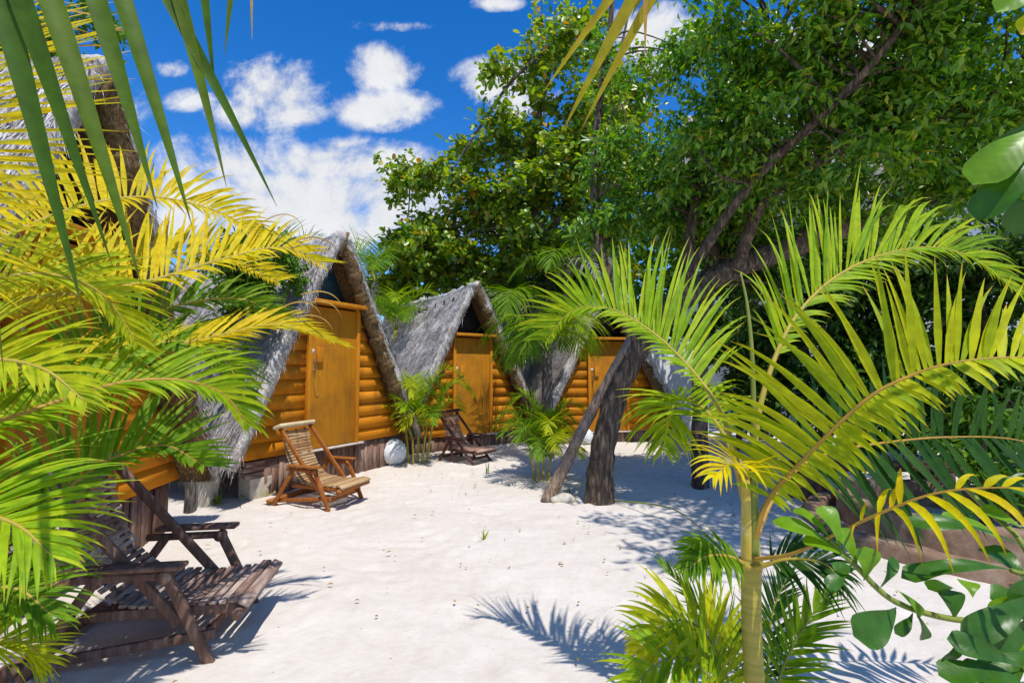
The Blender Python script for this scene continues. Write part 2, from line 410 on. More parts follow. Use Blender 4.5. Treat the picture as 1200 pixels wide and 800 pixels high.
    bg = nd.new('ShaderNodeBackground'); bg.inputs['Strength'].default_value = .085
    lk.new(mx.outputs['Result'], bg.inputs['Color'])
    o = nd.new('ShaderNodeOutputWorld'); lk.new(bg.outputs[0], o.inputs['Surface'])


sky_world()
sl = bpy.data.lights.new('sun', 'SUN'); sl.energy = 4.7; sl.angle = R(.53); sl.color = (1, .955, .88)
so = bpy.data.objects.new('sun', sl); COL.objects.link(so)
so.rotation_euler = Vector(SUN_DIR).to_track_quat('Z', 'Y').to_euler()
so.location = (2, -5, 12)
scene.view_settings.view_transform = 'Standard'
scene.view_settings.look = 'None'
scene.view_settings.exposure = 0.0
scene.view_settings.gamma = 1.0
scene.cycles.max_bounces = 6
scene.cycles.diffuse_bounces = 4
scene.cycles.transmission_bounces = 4

# ------------------------------------------------------------------ ground
def vnoise(x, y, s, seed):
    """smooth value noise on arrays"""
    r = np.random.default_rng(seed); T = r.random((64, 64))
    x = x / s; y = y / s
    xi = np.floor(x).astype(int); yi = np.floor(y).astype(int); fx = x - xi; fy = y - yi
    fx = fx * fx * (3 - 2 * fx); fy = fy * fy * (3 - 2 * fy)
    g = lambda a, b: T[a % 64, b % 64]
    return (g(xi, yi) * (1 - fx) + g(xi + 1, yi) * fx) * (1 - fy) + (g(xi, yi + 1) * (1 - fx) + g(xi + 1, yi + 1) * fx) * fy - .5


def ground():
    xs = np.concatenate([[-400, -120, -50, -25, -15], np.arange(-10, -4, .4), np.arange(-4, 5, .045), np.arange(5, 12, .4), [14, 25, 50, 120, 400]])
    ys = np.concatenate([[-400, -100, -30, -10, -4, 0, 1], np.arange(1.6, 8.5, .045), np.arange(8.5, 16, .4), [18, 25, 50, 120, 400]])
    X, Y = np.meshgrid(xs, ys)
    Z = .030 * vnoise(X, Y, 1.3, 1) + .016 * vnoise(X, Y, .42, 2) + .012 * vnoise(X, Y, .17, 3) + .006 * vnoise(X, Y, .09, 4)
    rg = np.random.default_rng(12)
    for _ in range(300):
        cx, cy = rg.uniform(-2.6, 3.5), rg.uniform(2, 8); a = rg.uniform(0, 3.14); l, w_ = rg.uniform(.09, .15), rg.uniform(.045, .07)
        sel = (np.abs(X - cx) < .4) & (np.abs(Y - cy) < .4)
        dx, dy = X[sel] - cx, Y[sel] - cy
        u_ = (dx * math.cos(a) + dy * math.sin(a)) / l; v_ = (-dx * math.sin(a) + dy * math.cos(a)) / w_; q = u_ * u_ + v_ * v_
        Z[sel] += rg.uniform(.006, .017) * (-np.exp(-q) + .55 * np.exp(-((np.sqrt(q) - 1.5) ** 2) * 4))
    far = np.clip((np.hypot(X, Y - 5) - 8) / 6, 0, 1)
    Z = Z * (1 - far)
    h, w = X.shape
    V = np.stack([X, Y, Z], -1).reshape(-1, 3)
    i = np.arange(h - 1)[:, None] * w + np.arange(w - 1)[None, :]
    f = np.stack([i, i + 1, i + w + 1, i + w], -1).reshape(-1, 4)
    o = MB().add(V, f).build('sand_ground', M['sand'], smooth=True)
    tag(o, kind='structure')


ground()

# ------------------------------------------------------------------ leaves
def leaf_block(mb, base, d, nrm, L, W, droop=.15, fold=.12):
    """folded pointed leaves; all arguments arrays of N"""
    N = len(base)
    s = unit(np.cross(d, nrm)); n = np.cross(s, d)
    L = np.broadcast_to(L, (N,))[:, None]; W = np.broadcast_to(W, (N,))[:, None]
    m1 = base + d * L * .5
    v0 = base
    v1 = m1 + s * W * .5 + n * W * fold
    v2 = base + d * L - n * L * droop
    v3 = m1 - s * W * .5 + n * W * fold
    V = np.stack([v0, v1, v2, v3], 1).reshape(-1, 3)
    k = np.arange(N)[:, None] * 4
    f = np.concatenate([k + [0, 1, 2], k + [0, 2, 3]])
    mb.add(V, f, np.tile([0, .5, 1, .5], N))


def round_leaf_block(mb, base, d, nrm, L, W):
    N = len(base)
    s = unit(np.cross(d, nrm)); n = np.cross(s, d)
    L = np.broadcast_to(L, (N,))[:, None]; W = np.broadcast_to(W, (N,))[:, None]
    prof = [(0, 0), (.22, .36), (.6, .5), (.92, .28), (1.0, 0), (.92, -.28), (.6, -.5), (.22, -.36)]
    V = np.stack([base + d * L * a + s * W * b + n * W * .25 * (b * b) * 2 for a, b in prof], 1).reshape(-1, 3)
    k = np.arange(N)[:, None] * 8
    f = np.concatenate([k + [0, 1, 2, 3, 4], k + [0, 4, 5, 6, 7]])
    mb.add(V, f, np.tile([p[0] for p in prof], N))


def rdir(rng, n):
    return unit(rng.standard_normal((n, 3)))


def sample_ell(rng, ells, n):
    """n points in the union of ellipsoids (centre, radii, weight), denser towards the outside"""
    w = np.array([e[2] for e in ells], float); w /= w.sum()
    out = []
    for e, k in zip(ells, rng.multinomial(n, w)):
        r = rng.random(k) ** (1 / 2.2)
        out.append(np.array(e[0]) + rdir(rng, k) * r[:, None] * np.array(e[1]))
    return np.concatenate(out)


def tree(name, label, cat, base, limbs, ells, nclump, nleaf, spread, L, W, mat, bark, kind='point', seed=1, group=None, droop=.5, twigs=True, trunk_name='trunk', up=.25):
    """trunk + limbs + crown.  limbs: list of (points, radii); the first is the trunk"""
    rng = np.random.default_rng(seed)
    t = thing(name, label, cat, base, 0, group)
    b0 = np.array(base, float)
    for i, (pts, rad) in enumerate(limbs):
        pts = np.array(pts, float) - b0
        mb = MB().tube(pts, rad, 12 if i == 0 else 8, .05, 8, rng)
        mb.build(trunk_name if i == 0 else 'limb', bark, t, smooth=True)
    cl = sample_ell(rng, ells, nclump)
    mb = MB()
    if twigs and limbs:
        allp = np.concatenate([spline(np.array(p, float), 8)[4:] for p, _ in limbs])
        tw = mb = MB()
        for c in cl:
            d = np.linalg.norm(allp - c, axis=1) + .6 * np.maximum(allp[:, 2] - c[2], 0)
            a = allp[np.argmin(d)]
            mid = (a + c) / 2 + rng.normal(0, .12, 3) + np.array([0, 0, .08])
            ln = np.linalg.norm(c - a)
            tw.tube(np.array([a, mid, c]) - b0, [.008 + .011 * min(ln, 2.5), .008 + .004 * ln, .004], 5, .08, 4, rng)
        mb.split = sum(len(f) for f in mb.f)
    # leaves sit along short sprays radiating from each clump centre
    nsp = 9
    C = np.repeat(cl, nsp, axis=0)
    sd = rdir(rng, len(C)); sd[:, 2] = sd[:, 2] * .6 + up * .4; sd = unit(sd)
    sl_ = spread * (.5 + .8 * rng.random(len(C)))
    per = max(1, nleaf // nsp)
    S = np.repeat(np.arange(len(C)), per)
    tpos = rng.random(len(S)) ** .7
    p = C[S] + sd[S] * (sl_[S] * tpos)[:, None] + rng.normal(0, spread * .12, (len(S), 3))
    p[:, 2] -= (tpos ** 2) * sl_[S] * droop * .5
    d = unit(sd[S] * .6 + rdir(rng, len(S)) * .9 + np.array([0, 0, -droop]))
    nr = unit(rdir(rng, len(S)) * .75 + np.array([.1, -.35, .9]))
    Ls = L * (.5 + .85 * rng.random(len(S))); Ws = W * (.7 + .5 * rng.random(len(S)))
    if kind == 'round': round_leaf_block(mb, p - b0, d, nr, Ls, Ws)
    else: leaf_block(mb, p - b0, d, nr, Ls, Ws)
    mb.build('crown', [mat, bark], t)
    return t


# ------------------------------------------------------------------ palms
def leaflets(mb, c0, d0, n0, L, W, droop, K=7, rng=RNG, wprof=None, twist=0.0):
    """N folded strap leaflets: start c0, direction d0, face normal n0"""
    N = len(c0)
    c = c0.copy(); d = d0.copy()
    L = np.broadcast_to(L, (N,)); W = np.broadcast_to(W, (N,)); droop = np.broadcast_to(droop, (N,))
    ts = np.linspace(0, 1, K + 1)
    rows = []
    tw = rng.normal(0, twist, N) if twist else np.zeros(N)
    for k, t in enumerate(ts):
        s = unit(np.cross(d, n0)); n = np.cross(s, d)
        if twist:
            ca = np.cos(tw * t)[:, None]; sa = np.sin(tw * t)[:, None]
            s, n = s * ca + n * sa, n * ca - s * sa
        w = (W * (min(1, .4 + 2.4 * t) * (1 - max(0, (t - .28) / .72) ** 1.25) if t < 1 else 0.0) + (0.0006))[:, None]
        rows.append(np.stack([c + s * w / 2 + n * w * .16, c, c - s * w / 2 + n * w * .16], 1))
        if k < K:
            c = c + d * (L / K)[:, None]
            g = (droop * (t + .12) * 2.0 / K)[:, None]
            d = unit(d + np.array([0, 0, -1.0]) * g)
    V = np.stack(rows, 1).reshape(-1, 3)          # N, K+1, 3
    st = (K + 1) * 3
    k0 = np.arange(N)[:, None, None] * st + np.arange(K)[None, :, None] * 3
    f1 = (k0 + np.array([0, 1, 4, 3])).reshape(-1, 4); f2 = (k0 + np.array([1, 2, 5, 4])).reshape(-1, 4)
    mb.add(V, np.concatenate([f1, f2]), np.tile(np.repeat(ts, 3), N))


def frond(parent, pts, Lmax, W, n=34, mat='palm_lime', rmat='rachis', rr=.010, start=.18, a0=75, a1=22, lift=28, droop=.5, seed=1, up=(0, 0, 1), K=7, sides=(1, -1), jit=.06, lscale=(1, 1), origin=(0, 0, 0), tipboost=0.0, label=None, twist=.25, fe=1.1):
    rng = np.random.default_rng(seed)
    o3 = np.array(origin, float)
    pts = np.array(pts, float) - o3
    c = spline(pts, 10)
    seg = np.concatenate([[0], np.cumsum(np.linalg.norm(np.diff(c, axis=0), axis=1))]); seg /= seg[-1]
    mb = MB()
    for side, sc in zip(sides, lscale):
        t = np.linspace(start, .995, n) + rng.normal(0, .15 / n, n)
        t = np.clip(t, 0, .999)
        t = np.sort(t[rng.random(n) > .05])
        m_ = len(t)
        pc = np.stack([np.interp(t, seg, c[:, i]) for i in range(3)], 1)
        p2 = np.stack([np.interp(np.clip(t + .012, 0, 1), seg, c[:, i]) for i in range(3)], 1)
        p1 = np.stack([np.interp(np.clip(t - .012, 0, 1), seg, c[:, i]) for i in range(3)], 1)
        tg = unit(p2 - p1)
        u = np.broadcast_to(np.array(up, float), tg.shape)
        s = unit(np.cross(tg, u)) * side
        nr = unit(np.cross(s, tg) * side)
        q = (t - start) / (1 - start)
        ang = np.radians(a0 + (a1 - a0) * q ** fe + rng.normal(0, 5, m_))
        lf = np.radians(lift * (1 - .35 * q) + rng.normal(0, 7, m_))
        d = tg * np.cos(ang)[:, None] + (s * np.cos(lf)[:, None] + nr * np.sin(lf)[:, None]) * np.sin(ang)[:, None]
        prof = (.55 + .45 * np.sin(np.pi * np.clip(q * .95 + .12, 0, 1))) * (1 - .45 * q ** 3) * np.minimum(1, .55 + 3 * q)
        L = Lmax * sc * prof * (1 + rng.normal(0, jit * 1.4, m_))
        n0 = unit(nr + s * -.25)
        leaflets(mb, pc, unit(d), n0, L, W * (.8 + .3 * prof) * (1 + rng.normal(0, .12, m_)), droop * (1 + rng.normal(0, .28, m_)), K, rng, twist=twist)
    fo = mb.build('frond', M[mat], parent)
    if label: fo['label'] = label
    rad = np.interp(np.linspace(0, 1, len(c)), [0, .25, 1], [rr * 1.5, rr, rr * .25])
    MB().tube(c, rad, 7).build('stalk', M[rmat], fo, smooth=True)
    return fo


def rec_curve(base, az, reach, rise, fall, n=6):
    """arching rachis from base in compass direction az"""
    out = []
    for t in np.linspace(0, 1, n):
        out.append(np.array(base) + np.array([math.cos(az), math.sin(az), 0]) * reach * (t ** 1.15) + np.array([0, 0, rise * math.sin(min(t * 1.35, 1) * math.pi / 2) - fall * max(0, t - .45) ** 2]))
    return out


def palm(name, label, base, crown_z, nf, reach, rise, fall, Lmax, W, mat, seed, trunk_r=.03, n=26, group=None, azs=None, canes=None, dead=False, cat='palm', lean=(0, 0), droop=.8, rmat='rachis_green', lift=25, K=5):
    rng = np.random.default_rng(seed)
    t = thing(name, label, cat, base, 0, group)
    for cx, cy, h in (canes or [(0, 0, crown_z)]):
        MB().tube([(cx, cy, -.05), (cx * 1.3 + lean[0] * .4, cy * 1.3 + lean[1] * .4, h * .5), (cx * 1.6 + lean[0], cy * 1.6 + lean[1], h)], [trunk_r * 1.15, trunk_r, trunk_r * .8], 9, .02, 6, rng).build('trunk', M['cane'] if trunk_r < .06 else M['bark'], t, smooth=True)
    for i in range(nf):
        az = (azs[i] if azs else i * 2.399 + rng.normal(0, .25))
        cx, cy, h = (canes or [(0, 0, crown_z)])[i % len(canes or [0])]
        k = .75 + .5 * rng.random()
        b = np.array([cx * 1.6 + lean[0], cy * 1.6 + lean[1], h - .05 + .05 * rng.random()])
        frond(t, rec_curve(b, az, reach * k, rise * (.6 + .7 * rng.random()), fall * (.7 + .6 * rng.random())), Lmax * (.85 + .3 * rng.random()), W, n, mat if isinstance(mat, str) else mat[i % len(mat)], rmat, .007, seed=seed * 100 + i, droop=droop, lift=lift, K=K)
    return t


# ------------------------------------------------------------------ huts
def hut(name, label, px_face, ang, floor, H=2.77, W=1.42, L=3.4, over=.22, screen='screen_black', board=.176, seed=1, plinth_w=1.32, hip=False, bundle=True, plinth_l=None):
    """A-frame cabin: local x along the face, y back into the hut, z up"""
    rng = np.random.default_rng(seed)
    t = thing(name, label, 'hut', (px_face[0], px_face[1], 0), ang, 'thatched A-frame huts round the yard')
    z0 = floor
    hw = lambda z: W * (1 - (z - z0) / H)           # half width inside the roof at height z
    DW, DH = .385, 1.80                              # door half width and height
    # siding: lapped boards either side of the door
    for s in (-1, 1):
        mb = MB()
        nb = int(DH / board) + 1
        for i in range(nb):
            za = z0 + i * board; zb = min(za + board + .006, z0 + DH + .04)
            xa, xb = hw(za) - .015, hw(zb) - .015
            x0 = DW + .05
            if xb < x0 + .02: xb = x0 + .02
            if xa < x0 + .03: break
            j = rng.normal(0, .004)
            pa = -.030 + j; pb = -.011
            v = [(s * x0, pa, za), (s * xa, pa, za), (s * xb, pb, zb), (s * x0, pb, zb), (s * x0, .016, za), (s * xa, .016, za), (s * xb, .016, zb), (s * x0, .016, zb)]
            f = [(0, 1, 2, 3), (7, 6, 5, 4), (0, 4, 5, 1), (1, 5, 6, 2), (2, 6, 7, 3), (3, 7, 4, 0)]
            if s < 0: f = [q[::-1] for q in f]
            mb.add(v, f)
        mb.build('siding', M['siding'], t)
    # inner wall behind the boards
    MB().add([(-W + .05, -.008, z0), (W - .05, -.008, z0), (hw(z0 + DH) - .02, -.008, z0 + DH), (-hw(z0 + DH) + .02, -.008, z0 + DH),
              (-W + .05, .05, z0), (W - .05, .05, z0), (hw(z0 + DH) - .02, .05, z0 + DH), (-hw(z0 + DH) + .02, .05, z0 + DH)],
             [(0, 1, 2, 3), (7, 6, 5, 4), (0, 4, 5, 1), (1, 5, 6, 2), (2, 6, 7, 3), (3, 7, 4, 0)]).build('wall', M['siding'], t)
    # door, frame, lintel, lock
    d = bevel(MB().box((0, -.022, z0 + DH / 2), (DW * 2 - .012, .035, DH - .02)).build('door', M['door'], t), .004)
    hk = MB().box((-DW + .13, -.055, z0 + 1.18), (.10, .045, .19)).build('lock_box', M['trim'], d); bevel(hk, .006)
    MB().tube([(-DW + .05, -.05, z0 + 1.12), (-DW + .05, -.075, z0 + 1.12), (-DW + .05, -.075, z0 + .98), (-DW + .05, -.05, z0 + .98)], .008, 6).build('handle', M['metal'], d, True)
    MB().box((-DW + .04, -.034, z0 + 1.22), (.05, .012, .06)).build('latch', M['steel'], d)
    MB().tube([(-DW + .05, -.05, z0 + 1.0), (-DW + .06, -.05, z0 + .8), (-DW + .10, -.045, z0 + .66), (-DW + .15, -.045, z0 + .72), (-DW + .15, -.045, z0 + .95)], .006, 5, 0, 6).build('cord', M['rachis_orange'], d, True)
    for s in (-1, 1):
        bevel(MB().box((s * (DW + .022), -.028, z0 + DH / 2 + .01), (.055, .085, DH + .02)).build('door_post', M['trim'], t), .005)
    bevel(MB().box((0, -.09, z0 + DH + .045), (DW * 2 + .12, .20, .05)).build('lintel', M['trim'], t), .006)
    # gable opening
    hz = hw(z0 + DH + .07) - .03
    MB().add([(-hz, .16, z0 + DH + .05), (hz, .16, z0 + DH + .05), (0, .16, z0 + H - .08), (-hz, .19, z0 + DH + .05), (hz, .19, z0 + DH + .05), (0, .19, z0 + H - .08)],
             [(0, 1, 2), (5, 4, 3), (0, 3, 4, 1), (1, 4, 5, 2), (2, 5, 3, 0)]).build('gable_screen', M[screen], t)
    # plinth of upright stakes, with a pale strip under the door
    mb = MB(); x = -(plinth_l or plinth_w)
    while x < plinth_w:
        w = .045 + .05 * rng.random()
        mb.box((x + w / 2, .03 + rng.normal(0, .008), (z0 - .02) / 2 - .03), (w * .95, .03, z0 + .04 + rng.normal(0, .006)))
        x += w
    mb.build('plinth', M['plinth'], t)
    bevel(MB().box((.02, -.035, z0 - .012), (DW * 2 + .25, .10, .022)).build('threshold', M['plinth_strip'], t), .004)
    # roof: two thatched slopes
    zr = z0 + H                                     # ridge
    zb = .40
    th = .13
    sl = math.hypot(hw(zb), zr - zb)
    for s in (-1, 1):
        dn = np.array([s * hw(zb), 0, zb - zr]); dn = dn / np.linalg.norm(dn)      # down the slope
        nn = np.array([s * (zr - zb), 0, hw(zb)]); nn = nn / np.linalg.norm(nn)    # outward
        mb = MB()
        nu, nv = 46, 30
        uu = np.linspace(0, 1, nu); vv = np.linspace(0, 1, nv)
        U, Vv = np.meshgrid(uu, vv)
        sag = -.10 * np.sin(np.pi * U) * (1 - Vv)   # ridge sags a little
        front = -over - .10 * Vv ** 2 + .05 * (vnoise(Vv * 40, U * 0 + 3, 3, seed + 5))
        Yc = front + U * (L + over)
        bulge = th + .05 * np.sin(np.pi * Vv) + .035 * vnoise(Yc * 9, Vv * sl * 9, 2.0, seed + 9 + s) + .03 * vnoise(Yc * 9, Vv * sl * 9, .7, seed + 3) + .035 * ((Vv * 6 + .25 * vnoise(Yc * 9, Vv, 2.5, seed + 21)) % 1 - .5)
        top = np.array([0, 0, zr])[None, None, :] + dn[None, None, :] * (Vv * sl)[..., None] + nn[None, None, :] * bulge[..., None]
        top[..., 1] += Yc; top[..., 2] += sag
        # underside
        bot = np.array([0, 0, zr])[None, None, :] + dn[None, None, :] * (Vv * sl)[..., None] + nn[None, None, :] * .01
        bot[..., 1] += Yc; bot[..., 2] += sag
        i = np.arange(nv - 1)[:, None] * nu + np.arange(nu - 1)[None, :]
        f = np.stack([i, i + 1, i + nu + 1, i + nu], -1).reshape(-1, 4)
        if s > 0: f = f[:, ::-1]
        N0 = nu * nv
        ff = [f, f[:, ::-1] + N0]
        for a, b in ((np.arange(nu - 1), np.arange(1, nu)), ((nv - 1) * nu + np.arange(nu - 1), (nv - 1) * nu + np.arange(1, nu)), (np.arange(nv - 1) * nu, np.arange(1, nv) * nu), (np.arange(nv - 1) * nu + nu - 1, np.arange(1, nv) * nu + nu - 1)):
            ff.append(np.stack([a, b, b + N0, a + N0], -1))
        mb.add(np.concatenate([top.reshape(-1, 3), bot.reshape(-1, 3)]), np.concatenate(ff))
        under = (len(f), 2 * len(f))
        # loose straws lying over the slope
        ns = 20000
        u = rng.random(ns); v = rng.random(ns) ** .9
        fr = -over - .10 * v ** 2
        yc = fr + u * (L + over) + rng.normal(0, .012, ns)
        b = np.array([0, 0, zr])[None] + dn[None] * (v * sl)[:, None] + nn[None] * (th + .05 * np.sin(np.pi * v) + .012)[:, None]
        b[:, 1] += yc; b[:, 2] += -.10 * np.sin(np.pi * u) * (1 - v)
        sd = unit(dn[None] + rng.normal(0, .17, (ns, 3)) * np.array([.4, 1, .4]) + nn[None] * (.06 + .06 * rng.standard_normal((ns, 1))))
        Ls = .06 + .20 * rng.random(ns) ** 2
        sv = unit(np.cross(sd, nn[None])) * (.003 + .004 * rng.random((ns, 1)))
        V = np.stack([b + sv, b - sv, b + sd * Ls[:, None]], 1).reshape(-1, 3)
        mb.add(V, (np.arange(ns)[:, None] * 3 + [0, 1, 2]))
        # fringe hanging off the front edge and the eave
        nf = 1400
        v = rng.random(nf); front_edge = rng.random(nf) < .55
        u = np.where(front_edge, 0, rng.random(nf)); vv2 = np.where(front_edge, v, .985)
        b = np.array([0, 0, zr])[None] + dn[None] * (vv2 * sl)[:, None] + nn[None] * (rng.random(nf) * .16)[:, None]
        b[:, 1] += -over - .10 * vv2 ** 2 + u * (L + over) + .02
        sd = unit(np.where(front_edge[:, None], dn[None] * .8 + np.array([0, -.35, -.25])[None], dn[None] * .5 + np.array([0, 0, -1.0])[None]) + rng.normal(0, .22, (nf, 3)))
        Ls = .05 + .16 * rng.random(nf) ** 2
        sv = unit(np.cross(sd, rdir(rng, nf))) * .004
        V = np.stack([b + sv, b - sv, b + sd * Ls[:, None]], 1).reshape(-1, 3)
        mb.add(V, (np.arange(nf)[:, None] * 3 + [0, 1, 2]))
        mb.under = under
        mb.build('thatch', [M['thatch'], M['thatch_brown']], t)
        # thick bound edge under the front of each slope
        if bundle and s > 0:
            eb = MB()
            k = 60
            q = np.linspace(.015, .93, k)
            pts = np.array([0, 0, zr])[None] + dn[None] * (q * sl)[:, None] + nn[None] * .03
            pts[:, 1] += -over - .10 * q ** 2 + .07
            lump = .085 + .008 * np.abs(np.sin(q * 17 + seed)) + .005 * rng.standard_normal(k)
            eb.tube(pts, lump, 12, .07, 0, rng)
            ne = 900
            a = rng.integers(0, k - 1, ne)
            bb = pts[a] + rdir(rng, ne) * (lump[a])[:, None]
            sd = unit(dn[None] + rng.normal(0, .22, (ne, 3)))
            sv = unit(np.cross(sd, rdir(rng, ne))) * .005
            eb.add(np.stack([bb + sv, bb - sv, bb + sd * (.06 + .12 * rng.random((ne, 1)))], 1).reshape(-1, 3), np.arange(ne)[:, None] * 3 + [0, 1, 2])
            eb.build('edge_bundle', M['thatch_brown'], t, True)
            # ties round the bundle
            for q0 in (.14, .24, .36, .47, .60, .74):
                i0 = int(q0 * k)
                MB().tube(pts[i0:i0 + 4], lump[i0:i0 + 4] + .014, 10, .10, 0, rng).build('tie', M['thatch_brown'], t, True)
    # ridge cap: stitched straw roll
    k = 40
    yy = np.linspace(-over - .02, L, k)
    cap = MB()
    pts = np.stack([np.zeros(k), yy, zr + th * .5 - .10 * np.sin(np.pi * np.linspace(0, 1, k)) + rng.normal(0, .012, k)], 1)
    cap.tube(pts, .065 + .02 * rng.random(k), 10, .14, 0, rng)
    cap.build('ridge_cap', M['thatch'], t, True)
    # stub ends of the ridge stitching: dark gaps below the ridge
    st = MB()
    for y in np.linspace(.25, L * .9, 9):
        for s in (-1, 1):
            dn = np.array([s * hw(zb), 0, zb - zr]); dn /= np.linalg.norm(dn); nn = np.array([s * (zr - zb), 0, hw(zb)]); nn /= np.linalg.norm(nn)
            p = np.array([0, y, zr - .09 * math.sin(math.pi * y / L)]) + dn * .27 + nn * (th + .025)
            st.tube([p - dn * .05 + [0, .03, 0], p + dn * .05 - [0, .03, 0]], [.018, .022], 6, .1, 0, rng)
    st.build('ridge_stitching', M['screen_black'], t)
    # poles crossing at the apex
    MB().tube([(-.06, -over + .02, zr - .2), (.05, -over - .02, zr + .13)], [.03, .02], 7, .05).build('apex_pole', M['thatch_brown'], t, True)
    # back wall so that the hut is closed
    MB().add([(-W, L - .2, z0 - .2), (W, L - .2, z0 - .2), (0, L - .2, zr - .05), (-W, L - .16, z0 - .2), (W, L - .16, z0 - .2), (0, L - .16, zr - .05)],
             [(0, 2, 1), (3, 4, 5), (0, 1, 4, 3), (1, 2, 5, 4), (2, 0, 3, 5)]).build('back_wall', M['plinth'], t)
    if hip:
        mb = MB()
        k = 12
        V = []
        for i in range(k + 1):
            for j in range(k + 1):
                a = j / k; b = i / k
                x = (-1 + 2 * a) * (W * 1.05 * b + .05); y = L - .1 + .9 * b; z = (zr - .35) * (1 - b) + .25 * b + .1 + .06 * rng.random()
                V.append((x, y, z))
        f = [(i * (k + 1) + j, i * (k + 1) + j + 1, (i + 1) * (k + 1) + j + 1, (i + 1) * (k + 1) + j) for i in range(k) for j in range(k)]
        o = mb.add(V, f).build('rear_thatch', M['thatch'], t)
        sm = o.modifiers.new('thick', 'SOLIDIFY'); sm.thickness = .12
    return t


HUTS = {}
hut('thatched_hut', 'thatched hut behind the yellow palm, its gable mostly hidden by fronds', (-2.88, 3.10), math.atan2(.992, -.125), .45, H=2.92, seed=11, over=.2)
hut('thatched_hut', 'thatched orange hut behind the orange deck chair, dark blue gable opening', (-2.37, 6.41), math.atan2(.893, .45), .45, H=2.68, seed=12, screen='screen_blue', plinth_l=.93, over=.17)
hut('thatched_hut', 'thatched orange hut behind the dark deck chair, black gable and broad grey roof', (-.755, 9.17), math.atan2(.61, .79), .25, seed=13, H=2.72, hip=True, over=.17)
hut('thatched_hut', 'thatched orange hut seen behind the crossed leaning trunks', (1.93, 9.85), math.atan2(.2, .98), .23, seed=14, over=.17)


